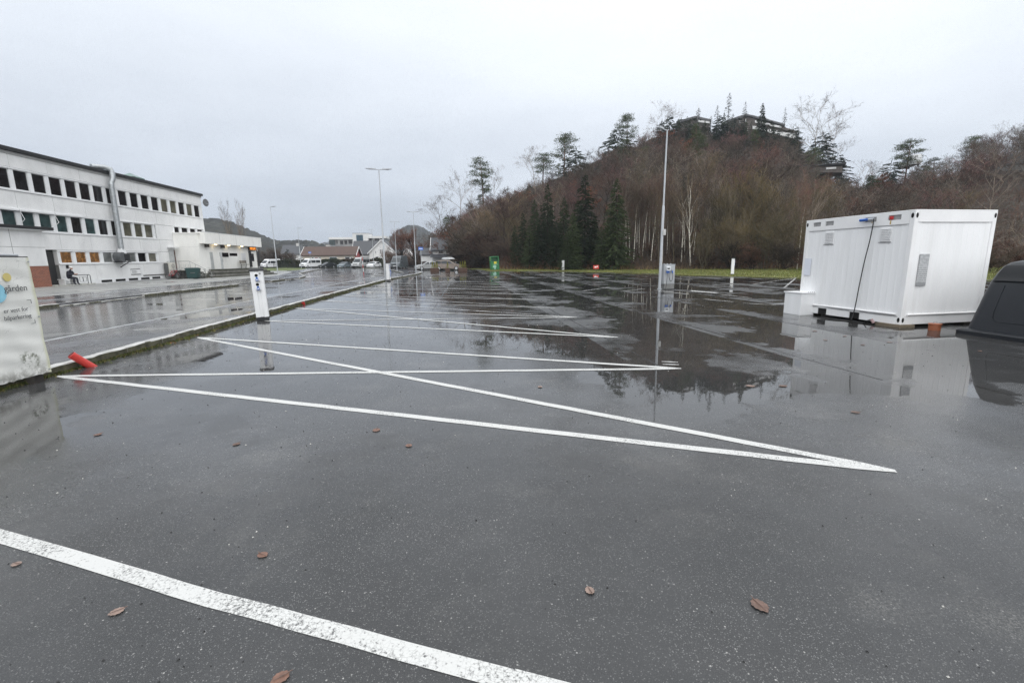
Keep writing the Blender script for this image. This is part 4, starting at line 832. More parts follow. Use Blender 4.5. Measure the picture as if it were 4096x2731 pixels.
def aface(x0, x1, y0, y1):                                      # pixel box of the second close-up -> box on the annex front
    p, q = atX(380 + x0 / 2.9586, 620 + y0 / 2.9586, -27.62), atX(380 + x1 / 2.9586, 620 + y1 / 2.9586, -27.62); return p.y, q.y, q.z, p.z
for nm, px, mt in (('door', (1352, 1412, 1148, 1358), M('door_pale', (.45, .46, .46), .5)), ('window', (1472, 1578, 1155, 1205), gl_dark), ('window', (1722, 1788, 1160, 1265), gl_dark), ('door', (1812, 1862, 1135, 1325), M('door_dark', None))):
    a, b, z0, z1 = aface(*px); z0 = max(z0, .9); z1 = max(z1, z0 + .4)
    o = A(-27.66, -27.57, a, b, z0, z1).build(nm, win_w if nm == 'window' else mt, an); box(.425, .445, a - 53 + .07, b - 53 - .07, z0 + .07, z1 - .07).build('pane' if nm == 'window' else 'door_leaf', mt, o)
    if nm == 'window': o.data.materials[0] = gl_dark if px[0] == 1472 else win_w
A(-27.62, -27.50, 57.3, 57.6, 1.75, 2.1).build('letter_box', black_pl, an, bevel=.02)
for y in (54.2, 57.6): A(-27.62, -27.35, y, y + .45, 3.35, 3.68).build('vent_box', M('vent_dark', (.05, .04, .035), .6), an)
lampm = MATS['lamp_glow']
for x in (1425, 1580, 1735):
    p = atX(380 + x / 2.9586, 620 + 1055 / 2.9586, -27.3); MB().tube([(-.3, p.y - 53, 3.71), (-.3, p.y - 53, 3.62)], [.16, .13], 12).build('canopy_lamp', lampm, an)
led_m, lnt, lb_ = new_mat('led_orange'); _p = pos(lnt); _n = noise(lnt, _p, 7, 2); lnt.links.new(mixc(lnt, sstep(lnt, _n, .42, .5), (.05, .015, .005), (1, .30, .03)), lb_.inputs['Emission Color']); lb_.inputs['Emission Strength'].default_value = .9; lb_.inputs['Base Color'].default_value = (.02, .01, .01, 1)
dsp = A(-27.6, -27.4, 64.6, 66.6, 3.22, 3.68).build('led_display', black_pl, an); box(-.395, -.385, 11.7, 13.5, 3.30, 3.60).build('led_text', led_m, dsp)
MB().tube([(-.58, 14.06, 3.7), (-.5, 14.1, 3.3), (-.5, 14.12, .3)], .045, 8).build('downpipe', win_w, an)
conc = M('old_concrete', (.16, .155, .14), .75, var=.3, scale=2, dirt=(.06, .06, .04), dirt_amt=.8, bmp=.3, bscale=20); conc_d = M('mossy_concrete', (.055, .055, .04), .85, var=.4, scale=2)
for k in range(5):                                              # terrace tiers
    i = k * .42; z0, z1 = .0 + k * .19, .19 + k * .19
    MB().poly([(x + 27, y - 53) for x, y in ((-27.6, 53.4 + i * .6), (-26.6 - i * .1, 54.2 + i), (-24.2 - i, 61.2 + i * .7), (-24.2 - i, 64.5), (-27.6, 64.5))], z0 + .002, z1).build('step', conc if k % 2 else conc_d, an)
st = thing('side_stairs', 'mossy concrete landing with stairs and thin railing at the annex side door', 'stairs', (-29, 52, 0)); S = lambda x0, x1, y0, y1, z0, z1: box(x0 + 29, x1 + 29, y0 - 52, y1 - 52, z0, z1)
S(-30, -27.75, 51.3, 52.99, .76, .92).build('landing', conc_d, st); S(-30, -28.0, 51.7, 52.99, .0, .76).build('landing_wall', conc, st)
for k in range(4): S(-27.75 + k * .3, -27.45 + k * .3, 51.4, 52.99, 0, .74 - k * .18).build('step', conc_d, st)
rl = M('railing_grey', (.30, .31, .31), .5, .3)
MB().tube([(-.98, -.65, 1.85), (1.15, -.65, 1.85), (1.6, -.65, 1.6), (2.6, -.65, 1.05), (2.6, -.65, .2)], .02, 6).build('handrail', rl, st)
for x, z in ((-.98, 1.85), (.15, 1.85), (1.2, 1.85), (1.7, 1.55)): MB().tube([(x, -.65, .5), (x, -.65, z)], .016, 6).build('baluster', rl, st)
for x in (-.7, .3, .75): MB().tube([(x, -.65, 1.1), (x + .3, -.65, 1.1), (x + .3, -.65, 1.55), (x, -.65, 1.55), (x, -.65, 1.1)], .009, 5).build('rail_ornament', rl, st)
sdoor = thing('side_door', 'pale grey door with brown frame at the corner between the office and the annex', 'door', (BX, 52.3, .95)); box(0, .06, -.42, .38, 0, 2.05).build('door_leaf', M('door_pale', None), sdoor); box(.0, .1, .38, .5, 0, 2.1).build('frame', M('frame_brown', (.10, .05, .035), .6), sdoor); box(0, .5, -.6, .55, 2.3, 2.38).build('hood', win_w, sdoor)
# bench on the terrace, bin, bicycles, seated person with rail
be = thing('bench', 'dark metal bench with wooden slats against the annex wall', 'bench', (-27.2, 62.0, .95)); 
for y in (-.7, .7): MB().tube([(.0, y, .0), (.0, y, .45), (-.1, y, .95)], .03, 6).build('leg', black_pl, be); MB().tube([(.0, y, .45), (.45, y, .45), (.45, y, 0)], .03, 6).build('leg', black_pl, be)
for k in range(3): box(.05 + k * .15, .17 + k * .15, -.9, .9, .44, .48).build('seat_slat', wood_old, be)
for k in range(2): box(-.1, -.06, -.9, .9, .65 + k * .16, .77 + k * .16).build('back_slat', wood_old, be)
gbin = thing('wheelie_bin', 'dark green wheelie bin between the parked bicycles', 'bin', (-27.35, 50.9, .09), .35); dg = M('bin_teal', (.012, .05, .048), .5, var=.1)
MB().loft([rrect(0, 0, .52, .33, .05, .06, 3), rrect(0, 0, .62, .40, .05, .95, 3)]).build('bin_body', dg, gbin); MB().loft([rrect(0, 0, .66, .44, .05, .95, 3), rrect(0, 0, .66, .44, .05, 1.02, 3), rrect(0, 0, .5, .34, .05, 1.10, 3)]).build('lid', dg, gbin)
for x in (-.45, .45): MB().tube([(x - .04, .34, .1), (x + .04, .34, .1)], .1, 12).build('wheel', black_rub, gbin)
box(-.2, .2, -.405, -.39, .55, .62).build('label_strip', joint_m, gbin)
def bicycle(label, loc, rz, col, lean=.12):
    t = thing('bicycle', label, 'bicycle', loc, rz, 'bicycles parked at the side stairs'); t.rotation_euler = (lean, 0, rz)
    fm = M('bike_' + label.split()[0], col, .35)
    for x in (-.52, .52):
        w = MB().tube([(x + .33 * math.cos(a), 0, .34 + .33 * math.sin(a)) for a in np.linspace(0, 2 * PI, 25)], .02, 5, cap=False).build('wheel', black_rub, t)
        s = MB()
        for a in np.linspace(0, PI, 7)[:-1]: s.tube([(x - .32 * math.cos(a), 0, .34 - .32 * math.sin(a)), (x + .32 * math.cos(a), 0, .34 + .32 * math.sin(a))], .004, 3, cap=False)
        s.build('spokes', grey_steel, w)
    f = MB()
    for p, q in (((-.52, .34), (-.08, .30)), ((-.52, .34), (-.16, .78)), ((-.08, .30), (-.18, .85)), ((-.08, .30), (.36, .78)), ((-.16, .78), (.36, .82)), ((.52, .34), (.36, .9))): f.tube([(p[0], 0, p[1]), (q[0], 0, q[1])], .018, 6)
    f.build('frame', fm, t); MB().tube([(.36, 0, .9), (.34, 0, 1.02), (.32, -.28, 1.06), (.2, -.3, 1.05)], .014, 6).tube([(.34, 0, 1.02), (.32, .28, 1.06), (.2, .3, 1.05)], .014, 6).build('handlebar', grey_steel, t)
    MB().loft([[(-.32, -.08, .93), (-.32, .08, .93), (-.32, .06, .88), (-.32, -.06, .88)], [(-.02, -.025, .93), (-.02, .025, .93), (-.02, .02, .9), (-.02, -.02, .9)]]).build('saddle', M('saddle_pale', (.5, .5, .48), .5) if 'red' in label else black_pl, t)
bicycle('red bicycle with pale saddle leaning at the landing', (-29.35, 51.0, .09), 1.15, (.45, .02, .05)); bicycle('dark bicycle leaning between the red one and the green bin', (-28.55, 51.05, .09), 1.25, (.04, .045, .05), .15); bicycle('silver bicycle leaning on the far side of the green bin', (-26.3, 51.3, .09), .9, (.3, .3, .28), .1)
cr = thing('entrance_rail', 'low dark metal rail beside the entrance bench', 'railing', (-29.2, 39.6, .1)); MB().tube([(0, -.9, .75), (0, .35, .75), (0, .45, .7), (0, .45, 0)], .025, 6).build('handrail', black_pl, cr); MB().tube([(0, .15, 0), (0, .2, .74)], .02, 6).build('post', black_pl, cr)
for y in (-.6, -.25): MB().tube([(0, y, .25), (0, y + .3, .25), (0, y + .3, .6), (0, y, .6), (0, y, .25)], .012, 5).build('rail_ornament', black_pl, cr)
bs = thing('entrance_bench', 'small white bench at the entrance with a person on it', 'bench', (-29.55, 38.35, .15)); box(-.25, .25, -.6, .6, .38, .44).build('seat', sw, bs)
for y in (-.5, .5): box(-.2, .2, y - .04, y + .04, 0, .38).build('leg', sw, bs)
def skin_body(name, verts, edges, radii, mat, parent, root=0):
    me = bpy.data.meshes.new(name); me.from_pydata(verts, edges, []); o = bpy.data.objects.new(name, me); C.objects.link(o)
    md = o.modifiers.new('skin', 'SKIN'); md.use_smooth_shade = True
    for i, v in enumerate(me.skin_vertices[0].data): v.radius = radii[i] if isinstance(radii[i], tuple) else (radii[i], radii[i]); v.use_root = (i == root)
    s = o.modifiers.new('sub', 'SUBSURF'); s.levels = s.render_levels = 1
    dg_ = bpy.context.evaluated_depsgraph_get(); dg_.update(); m2 = bpy.data.meshes.new_from_object(o.evaluated_get(dg_)); bpy.data.objects.remove(o); m2.materials.clear(); m2.materials.append(mat); return link(name, m2, parent)
pe = thing('person', 'person in dark clothes and pale cap sitting hunched on the entrance bench', 'person', (-29.5, 38.45, .15), 0)
cloth = M('cloth_dark', (.018, .018, .028), .85, var=.2, scale=10); skin_m = M('skin', (.45, .26, .19), .55)
V = [(0, 0, .52), (.02, 0, .75), (.10, 0, .98), (.14, 0, 1.06), (.20, 0, 1.16),
     (.1, -.19, .97), (.22, -.24, .74), (.46, -.10, .78), (.1, .19, .97), (.22, .24, .74), (.46, .10, .78),
     (.04, -.1, .50), (.42, -.13, .50), (.40, -.13, .10), (.52, -.13, .04), (.04, .1, .50), (.44, .12, .50), (.46, .12, .10), (.58, .12, .04)]
E_ = [(0, 1), (1, 2), (2, 3), (3, 4), (2, 5), (5, 6), (6, 7), (2, 8), (8, 9), (9, 10), (0, 11), (11, 12), (12, 13), (13, 14), (0, 15), (15, 16), (16, 17), (17, 18)]
Rr = [.17, .16, .15, .07, .06, .085, .065, .045, .085, .065, .045, .11, .085, .055, .05, .11, .085, .055, .05]
skin_body('body', V, E_, Rr, cloth, pe)
hd = MB(); hd.loft([[(.24 + ox + r * .95 * math.cos(t), r * .82 * math.sin(t), z) for t in np.linspace(0, 2 * PI, 15)[:-1]] for z, r, ox in ((1.12, .03, .04), (1.15, .07, .03), (1.20, .092, .015), (1.26, .10, 0), (1.31, .092, -.01), (1.345, .05, -.015))]); hd.add([(.34, -.015, 1.23), (.34, .015, 1.23), (.37, 0, 1.215), (.335, 0, 1.27)], [(0, 1, 2), (0, 2, 3), (1, 3, 2)]); ho = hd.build('head', skin_m, pe, smooth=True)
MB().loft([[(.225 + r * math.cos(t), r * .9 * math.sin(t), z) for t in np.linspace(0, 2 * PI, 15)[:-1]] for z, r in ((1.27, .108), (1.32, .105), (1.36, .075), (1.375, .02))]).build('cap', sw, ho, smooth=True)
for s in (-1, 1):
    h = MB(); h.tube([(.46, s * .10, .78), (.54, s * .07, .79)], [.04, .045], 8)
    for k in range(4): h.tube([(.53, s * (.045 + .018 * k), .80), (.575, s * (.035 + .018 * k), .815), (.60, s * (.028 + .016 * k), .80 - .004 * k)], [.010, .010, .008], 5)
    h.tube([(.50, s * .055, .80), (.54, s * .03, .825)], [.011, .009], 5); h.build('hand', skin_m, pe)

# ================================================================== vehicles, houses and hills beyond the car park
car_glass = glass('car_glass', (.03, .035, .04), .2); tyre = M('tyre', (.012, .012, .012), .8); rim = M('rim', (.45, .46, .47), .35, .5); plate_m = M('plate_white', (.7, .7, .68), .5, var=.03); lightm = M('head_lamp', (.6, .62, .65), .15); grille_m = M('car_grille', (.012, .012, .013), .4)
def car(name, label, cat, loc, rz, paint, prof, belt, w, wheels, wr, glass_side, shield, grille, lamps, group=None, roofsign=False):
    """front looks along +x; prof is the side outline, counter-clockwise from the lower front"""
    t = thing(name, label, cat, loc, rz, group); h = w / 2; rings = []
    for y, s in ((-h, 0), (-h * .97, .0), (-h * .84, 1), (-h * .55, 1.01), (h * .55, 1.01), (h * .84, 1), (h * .97, 0), (h, 0)):
        inset = .03 if abs(y) > h * .99 else 0
        rings.append([(x * (1 - inset * .5) , y, (z if z <= belt else (belt + (z - belt) * (s if s else .03)))) for x, z in prof])
    MB().loft(rings).build('body', paint, t, smooth=True)
    for x in wheels:
        for s in (-1, 1):
            wo = MB().tube([(x, s * (h - .22), wr), (x, s * (h - .21), wr), (x, s * (h + .005), wr)], [wr * .9, wr, wr], 20).build('wheel', tyre, t, smooth=True)
            MB().tube([(x, s * (h + .005), wr), (x, s * (h + .015), wr)], [wr * .66, wr * .6], 14).build('rim', rim, wo)
    for (x0, x1, z0, z1, sl) in glass_side:                     # side windows lie on the sloping flank
        for s in (-1, 1):
            yb, yt = h * .965, h * .835; f = lambda x, z: (x, s * (yb + (yt - yb) * (z - belt) / max(.05, prof_top - belt) + .012), z)
            prof_top = max(p[1] for p in prof); MB().prism([f(x0, z0), f(x1, z0), f(x1 - sl, z1), f(x0 - (sl if sl < 0 else 0) * 0, z1)], (0, s * .01, 0)).build('side_window', car_glass, t)
    (xa, za), (xb, zb) = shield; n = Vector((za - zb, 0, xb - xa)); n = Vector((zb - za, 0, xa - xb)).normalized() * .012
    MB().prism([Vector((xa, -h * .80, za)) + n, Vector((xa, h * .80, za)) + n, Vector((xb, h * .72, zb)) + n, Vector((xb, -h * .72, zb)) + n], n * .6).build('windscreen', car_glass, t)
    x, z0, z1, gw = grille; box(x - .05, x + .02, -gw / 2, gw / 2, z0, z1).build('grille', grille_m, t, bevel=.02)
    fx = max(p[0] for p in prof)
    box(fx - .04, fx + .012, -.26, .26, z0 - .22, z0 - .10).build('number_plate', plate_m, t); box(fx - .5, fx + .02, -h * .93, h * .93, .22, z0 - .24).build('bumper', grille_m if 'van' in cat else paint, t, bevel=.05)
    for s in (-1, 1):
        x, z, lw, lh = lamps; box(x - .18, x + .03, s * (h - .06) - (lw if s > 0 else 0), s * (h - .06) + (0 if s > 0 else lw), z, z + lh).build('headlight', lightm, t, bevel=.03)
        box(xa - .35, xa - .18, s * (h + .02), s * (h + .22) if s > 0 else s * (h + .22) + .0, za + .02, za + .22).build('mirror', paint, t, bevel=.03) if s > 0 else box(xa - .35, xa - .18, -(h + .22), -(h + .02), za + .02, za + .22).build('mirror', paint, t, bevel=.03)
    if roofsign: box(xb - .6, xb - .4, -.3, .3, zb, zb + .16).build('roof_sign', sw, t, bevel=.03)
    return t
VAN = [(3.0, .35), (3.02, .85), (2.9, 1.12), (2.2, 1.35), (1.35, 2.25), (1.0, 2.55), (-2.7, 2.62), (-2.95, 2.3), (-2.98, .4)]
def van(label, loc, rz, paint, side=True, side2=True):
    return car('van', label, 'van', loc, rz, paint, VAN, 1.25, 2.0, (2.05, -1.75), .34, [(.75, 1.72, 1.32, 2.0, .55)] + ([(-.9, .6, 1.36, 2.05, 0), (-2.6, -1.05, 1.36, 2.05, 0)] if side2 else []), ((2.16, 1.40), (1.38, 2.20)), (3.0, .80, 1.02, 1.2), (2.88, .85, .34, .26))
HAT = [(2.1, .25), (2.13, .62), (1.95, .80), (1.05, .98), (.25, 1.42), (-.2, 1.48), (-1.3, 1.42), (-1.95, 1.05), (-2.1, .85), (-2.1, .3)]
def hatch(label, loc, rz, paint, sign=False):
    return car('car', label, 'car', loc, rz, paint, HAT, .93, 1.78, (1.32, -1.3), .31, [(-.05, .75, .97, 1.34, .5), (-1.35, -.12, .97, 1.36, .15)], ((1.0, 1.0), (.28, 1.40)), (2.1, .50, .66, .9), (1.98, .58, .36, .16), roofsign=sign)
MPV = [(2.2, .28), (2.22, .68), (2.05, .88), (1.35, 1.02), (.35, 1.58), (-.2, 1.66), (-1.6, 1.60), (-2.05, 1.15), (-2.2, .9), (-2.2, .32)]
pw = M('paint_white', (.76, .77, .78), .25, var=.02); pdk = M('paint_dark', (.03, .033, .036), .2); pgr = M('paint_bluegrey', (.16, .19, .21), .22); pvg = M('paint_vangrey', (.10, .115, .125), .3); psl = M('paint_silver', (.45, .46, .46), .25, .3); pbr = M('paint_brown', (.24, .20, .17), .22, .3)
def P3(x, y, Y): p = atY(1150 + x / 4.2764, 900 + y / 4.2764, Y); return p
van('white high-roof van behind the black rack on the lawn', (-54.6, 141, 0), math.radians(-118), pw); van('white high-roof van parked against the hedge below the cream bungalow', (-40.6, 132, 0), math.radians(-118), pw)
hatch('dark grey hatchback parked in front of the hedge', (-35.0, 127.5, 0), math.radians(-125), pdk); hatch('blue-grey car parked in front of the hedge', (-29.6, 123.5, 0), math.radians(-108), pgr)
van('white and silver van under the red gable', (-24.2, 117.5, 0), math.radians(-106), psl); hatch('white taxi with roof sign next to the silver van', (-21.3, 118.5, 0), math.radians(-110), pw, True)
van('large grey van facing the car park beside the leaning tree', (-12.0, 94, 0), math.radians(-100), pvg, side2=False)
sc = car('car', 'brown people carrier parked behind the planters', 'car', (-1.85, 75.2, 0), math.radians(-8), pbr, MPV, 1.0, 1.82, (1.42, -1.38), .33, [(.05, .95, 1.05, 1.48, .55), (-.95, -.02, 1.05, 1.52, .0), (-1.85, -1.02, 1.05, 1.5, .0)], ((1.3, 1.06), (.38, 1.55)), (2.2, .5, .68, .9), (2.02, .66, .45, .2))
sil = car('car', 'dark estate car with pale roof box behind the brown people carrier', 'car', (-1.9, 80.5, 0), math.radians(-15), pgr, MPV, 1.0, 1.82, (1.42, -1.38), .33, [(-.95, .8, 1.05, 1.5, .4)], ((1.3, 1.06), (.38, 1.55)), (2.2, .5, .68, .9), (2.02, .66, .45, .2))
MB().loft([[(x, y * w_, 1.78 + zz * hh) for y, zz in ((-.4, 0), (.4, 0), (.34, 1), (-.34, 1))] for x, w_, hh in ((-1.2, .5, .1), (-.9, 1, .32), (.6, 1, .34), (1.1, .4, .1))]).build('roof_box', psl, sil, smooth=True)
hatch('silver hatchback with its nose out behind the planters', (-5.5, 81.0, 0), math.radians(200), psl)
# little white car behind the annex, van up on the ridge follow later
hatch('pale car just visible past the corner of the annex', (-41.0, 92.0, 0), math.radians(-40), pw)
# black rack on the lawn
lawn_m = M('lawn_green', (.075, .10, .02), .9, var=.35, scale=1.2, dirt=(.11, .10, .04), dirt_amt=.7, bmp=.5, bscale=25)
sheet('lawn', [(-60, 96), (-34.6, 88.4), (-30.2, 88.6), (-36.4, 116), (-47, 132), (-75, 132)], .11, lawn_m)
rk = thing('bike_rack', 'low black metal rack standing on the lawn', 'rack', (-46.5, 118, .1), .0)
for k in range(5): MB().tube([(k * 1.6, 0, 0), (k * 1.6, 0, 1.25)], .06, 6).build('post', black_pl, rk)
for z in (.35, 1.0): MB().tube([(0, 0, z), (6.4, 0, z)], .035, 5).build('rail', black_pl, rk)

def cards(name, P_, size, mat, parent=None, flat=0.0, aspect=1.6, seed=0):
    """leaf-sized triangles pairs (kites) scattered at the points, any orientation"""
    r = np.random.default_rng(seed); n = len(P_); P_ = np.asarray(P_, dtype=np.float32)
    d = r.normal(size=(n, 3)); d[:, 2] *= (1 - flat); d /= np.linalg.norm(d, axis=1)[:, None]
    e = np.cross(d, r.normal(size=(n, 3))); e /= np.linalg.norm(e, axis=1)[:, None]
    s = (size * r.uniform(.6, 1.4, n))[:, None]
    V = np.stack([P_ - d * s * aspect * .5, P_ + e * s * .5, P_ + d * s * aspect * .5, P_ - e * s * .5], 1).reshape(-1, 3).astype(np.float32)
    return quads(name, V, mat, parent)
def quads_mesh(name, V, mat):
    n = len(V) // 4; me = bpy.data.meshes.new(name); me.vertices.add(4 * n); me.vertices.foreach_set('co', V.ravel())
    me.loops.add(4 * n); me.loops.foreach_set('vertex_index', np.arange(4 * n, dtype=np.int32)); me.polygons.add(n); me.polygons.foreach_set('loop_start', np.arange(0, 4 * n, 4, dtype=np.int32))
    me.update(); me.validate(); me.materials.append(mat); return me
def quads(name, V, mat, parent=None): return link(name, quads_mesh(name, V, mat), parent)
hg = [M('hedge_brown', (.055, .032, .018), .9, var=.5, scale=1.5), M('hedge_green', (.022, .030, .012), .9, var=.5, scale=1.2)]
def hedge(label, a, b, h, w, n):
    a, b = Vector(a), Vector(b); t = thing('hedge', label, 'hedge', (a.x, a.y, 0)); d = b - a; L_ = d.length; u = d / L_; nn = Vector((-u.y, u.x))
    q = rng.uniform(size=(n, 3)); top = h * (1 + .06 * np.sin(q[:, 0] * 40) + .04 * np.sin(q[:, 0] * 93)); s = q[:, 0] * L_; o = (q[:, 1] - .5) * w; z = top * np.sqrt(q[:, 2])
    P_ = np.stack([u.x * s + nn.x * o, u.y * s + nn.y * o, z], 1); k = (np.sin(s * .35) + np.sin(s * .11 + 2) + rng.normal(size=n) * .7) > .3
    cards('twigs', P_[k], .22, hg[0], t); cards('leaves', P_[~k], .22, hg[1], t)
    m = MB(); m.prism([(-nn.x * w * .35, -nn.y * w * .35, 0), (u.x * L_ - nn.x * w * .35, u.y * L_ - nn.y * w * .35, 0), (u.x * L_ - nn.x * w * .35, u.y * L_ - nn.y * w * .35, h * .82), (-nn.x * w * .35, -nn.y * w * .35, h * .82)], (nn.x * w * .7, nn.y * w * .7, 0)); m.build('inner_branches', hg[1], t)
hedge('long brown and green clipped hedge behind the parked vans', (-66, 148), (-21.0, 129), 2.25, 1.6, 26000)
hedge('low brown hedge between the leaning tree and the far house', (-9.5, 103), (2, 99), 1.3, 1.2, 5000)

# --- houses
def house(name, label, x0, x1, y0, y1, zw, zr, wallm, roofm, axis='x', over=.4, base=0.0, gable=None, barge=None):
    """gabled house: axis 'x' has its ridge along x; gable material for the end walls; barge boards optional"""
    t = thing(name, label, 'house', (x0, y0, 0)); W = x1 - x0; D = y1 - y0; box(0, W, 0, D, base, zw).build('wall', wallm, t)
    th = .22
    if axis == 'x':
        m = D / 2
        for x in (0.02, W - .22): MB().prism([(x, 0, zw), (x, D, zw), (x, m, zr - .1)], (.2, 0, 0)).build('gable_wall', gable or wallm, t)
        sl = (zr - zw) / m
        for s in (0, 1):
            pts = [(-over, -over if not s else D + over, zw - over * sl), (-over, m, zr), (W + over, m, zr), (W + over, -over if not s else D + over, zw - over * sl)]
            MB().prism(pts, (0, 0, th)).build('roof_slope', roofm, t)
        if barge:
            for x in (W + over, -over - .1): 
                for s in (0, 1): MB().prism([(x, -over if not s else D + over, zw - over * sl - .1), (x, m, zr - .1), (x, m, zr + th + .02), (x, -over if not s else D + over, zw - over * sl + th + .02)], (.1, 0, 0)).build('barge_board', barge, t)
    else:
        m = W / 2; sl = (zr - zw) / m
        for y in (.02, D - .22): MB().prism([(0, y, zw), (W, y, zw), (m, y, zr - .1)], (0, .2, 0)).build('gable_wall', gable or wallm, t)
        for s in (0, 1):
            pts = [(-over if not s else W + over, -over, zw - over * sl), (m, -over, zr), (m, D + over, zr), (-over if not s else W + over, D + over, zw - over * sl)]
            MB().prism(pts, (0, 0, th)).build('roof_slope', roofm, t)
        if barge:
            for s in (0, 1): MB().prism([(-over if not s else W + over, -over - .1, zw - over * sl - .15), (m, -over - .1, zr - .15), (m, -over - .1, zr + th + .02), (-over if not s else W + over, -over - .1, zw - over * sl + th + .02)], (0, .1, 0)).build('barge_board', barge, t)
    return t
def hwin(t, x0, x1, z0, z1, y=0, pane=gl_dark, axis='y'):
    if axis == 'y':
        f = MB()
        for a, b, c, d in ((x0, x0 + .12, z0, z1), (x1 - .12, x1, z0, z1), (x0, x1, z0, z0 + .12), (x0, x1, z1 - .12, z1)): f.box(a, b, y - .08, y + .02, c, d)
        o = f.build('window', win_w, t); box(x0 + .1, x1 - .1, y - .04, y + .01, z0 + .1, z1 - .1).build('pane', pane, o); return o
tile_br = M('roof_tile_brown', (.075, .045, .035), .7, var=.2, scale=2, bmp=.4, bscale=8); slate = M('roof_slate', (.045, .048, .055), .5, var=.15, scale=2, bmp=.3, bscale=8); wood_w = M('clapboard_white', (.74, .74, .73), .5, var=.04, scale=2); creamw = M('house_cream', (.62, .56, .47), .6, var=.05); redw = M('house_red', (.30, .025, .025), .6, var=.1); chim = M('chimney', (.5, .49, .47), .7)
bg = house('bungalow', 'cream bungalow with brown tiled roof and dark red gable end', -48.3, -32.6, 150, 158, 3.75, 6.15, creamw, tile_br, 'x', .55, gable=redw, barge=win_w)
box(15.66, 15.72, .05, 7.95, 0, 3.75).build('red_end_wall', redw, bg)
for a, b, p in ((2.6, 3.3, gl_dark), (3.5, 4.6, glass('glass_red', (.25, .02, .02), .2)), (4.8, 5.4, gl_dark), (7.9, 10.3, gl_teal), (12.6, 14.2, gl_dark), (14.3, 15.0, gl_pale)): hwin(bg, a, b, 2.0, 3.1, 0, p)
cht = MB(); cht.box(6.0, 7.2, 4.2, 5.0, 5.8, 7.0); cht.build('chimney', chim, bg); box(5.9, 7.3, 4.1, 5.1, 7.0, 7.15).build('chimney_cap', black_pl, bg)
vi = house('villa', 'white wooden villa with tall gable and dark slate roof', -31.0, -22.2, 165, 174, 4.6, 8.75, wood_w, slate, 'y', .5, barge=wood_w)
for x0, x1, z0, z1 in ((3.7, 4.0, 5.9, 6.9), (2.0, 2.4, 4.3, 5.1), (6.0, 6.4, 4.3, 5.1), (3.6, 4.1, 4.2, 5.6), (4.2, 4.6, 4.2, 5.6), (4.7, 5.1, 4.2, 5.6), (2.0, 3.2, 2.3, 3.2)): hwin(vi, x0, x1, z0, z1, 0)
vl = house('villa_wing', 'white villa wing with wide dark slate roof beside the tall gable', -37.0, -29.0, 168, 176, 4.3, 8.6, wood_w, slate, 'x', .5, barge=wood_w)
ex = house('shed', 'white low-roofed shed in front of the white villa', -26.6, -19.6, 155, 161, 2.3, 5.0, wood_w, wood_w, 'y', .3)
ex2 = house('garage', 'white gabled garage half hidden by the leaning bare tree', -19.4, -13.6, 150, 157, 1.9, 5.3, wood_w, wood_w, 'y', .35, barge=wood_w); box(.5, 5.4, -.02, 0, 0, 1.2).build('garage_plinth', M('plinth_grey', (.35, .34, .33), .7), ex2)
hl = house('hip_house', 'distant white house with steep dark roof behind the evergreen shrubs', -69, -61, 190, 198, 4.9, 8.1, wood_w, slate, 'x', .5); hwin(hl, 1.0, 2.2, 3.0, 4.4, 0); box(4.6, 5.6, 3.4, 4.4, 7.6, 9.0).build('chimney', chim, hl)
hr = house('far_house', 'white house with dark roof and porch peeping out beside the bushes', -6.6, 3.4, 118, 128, 4.3, 7.2, wood_w, slate, 'x', .6, barge=wood_w)
for x0, x1 in ((1.3, 2.6), (3.2, 4.6)): hwin(hr, x0, x1, 3.2, 4.1, 0)
MB().prism([(-.6, -2.2, 2.3), (-.6, 0, 2.95), (-.6, 0, 3.1), (-.6, -2.2, 2.45)], (10, 0, 0)).build('porch_roof', slate, hr)
for x in (-.4, 3, 6): box(x, x + .2, -2.1, -1.9, 0, 2.35).build('porch_post', wood_w, hr)
house('outbuilding', 'small white outbuilding with dark lean roof beside the far house', -9.8, -6.8, 120, 126, 3.0, 4.6, wood_w, slate, 'x', .3)
mo = thing('apartment_block', 'modern white flat-roofed apartment block with glazed corner bay and stair tower', 'apartment block', (-53.5, 200, 0)); mw = M('block_white', (.70, .70, .69), .5, var=.04); mg = M('block_grey', (.25, .25, .25), .6, var=.2, scale=.5)
box(2.3, 9.7, .4, 12, 0, 10.6).build('wall', mg, mo); box(0, 9.8, 0, 12, 10.6, 11.5).build('roof_slab', mw, mo, bevel=.03); box(9.7, 16.0, -.2, 10, 0, 13.0).build('stair_tower', mw, mo); box(9.6, 16.1, -.3, 10, 13.0, 13.15).build('roof_slab', mg, mo); box(11.2, 13.9, -.28, -.2, 10.0, 12.4).build('tower_glazing', glass('glass_blue', (.03, .07, .10), .3), mo)
box(12.5, 12.62, -.34, -.28, 10, 12.4).build('mullion', black_pl, mo)
box(.1, 2.4, .1, 3.5, 8.5, 10.55).build('bay_glazing', gl_teal, mo)
for x in (.1, .9, 1.7, 2.35): box(x, x + .08, .02, .1, 8.5, 10.6).build('bay_bar', black_pl, mo)
for z in (8.45, 9.4): box(.05, 2.45, .0, .12, z, z + .12).build('bay_bar', black_pl, mo)
box(1.0, 1.2, .5, .7, 0, 8.5).build('bay_column', mg, mo)
for x0, x1, z0 in ((3.0, 3.4, 8.9), (4.4, 5.6, 8.6), (6.2, 7.2, 8.7), (7.8, 9.3, 8.9)): box(x0, x1, .32, .42, z0, z0 + 1.5).build('window', gl_dark, mo)
box(16, 23, 1, 10, 0, 10.0).build('wing_wall', mg, mo); box(16, 23.2, .2, 10, 11.0, 11.9).build('roof_slab', mw, mo); box(16.3, 22.4, .8, 1.0, 10.0, 11.0).build('terrace_glazing', gl_dark, mo)
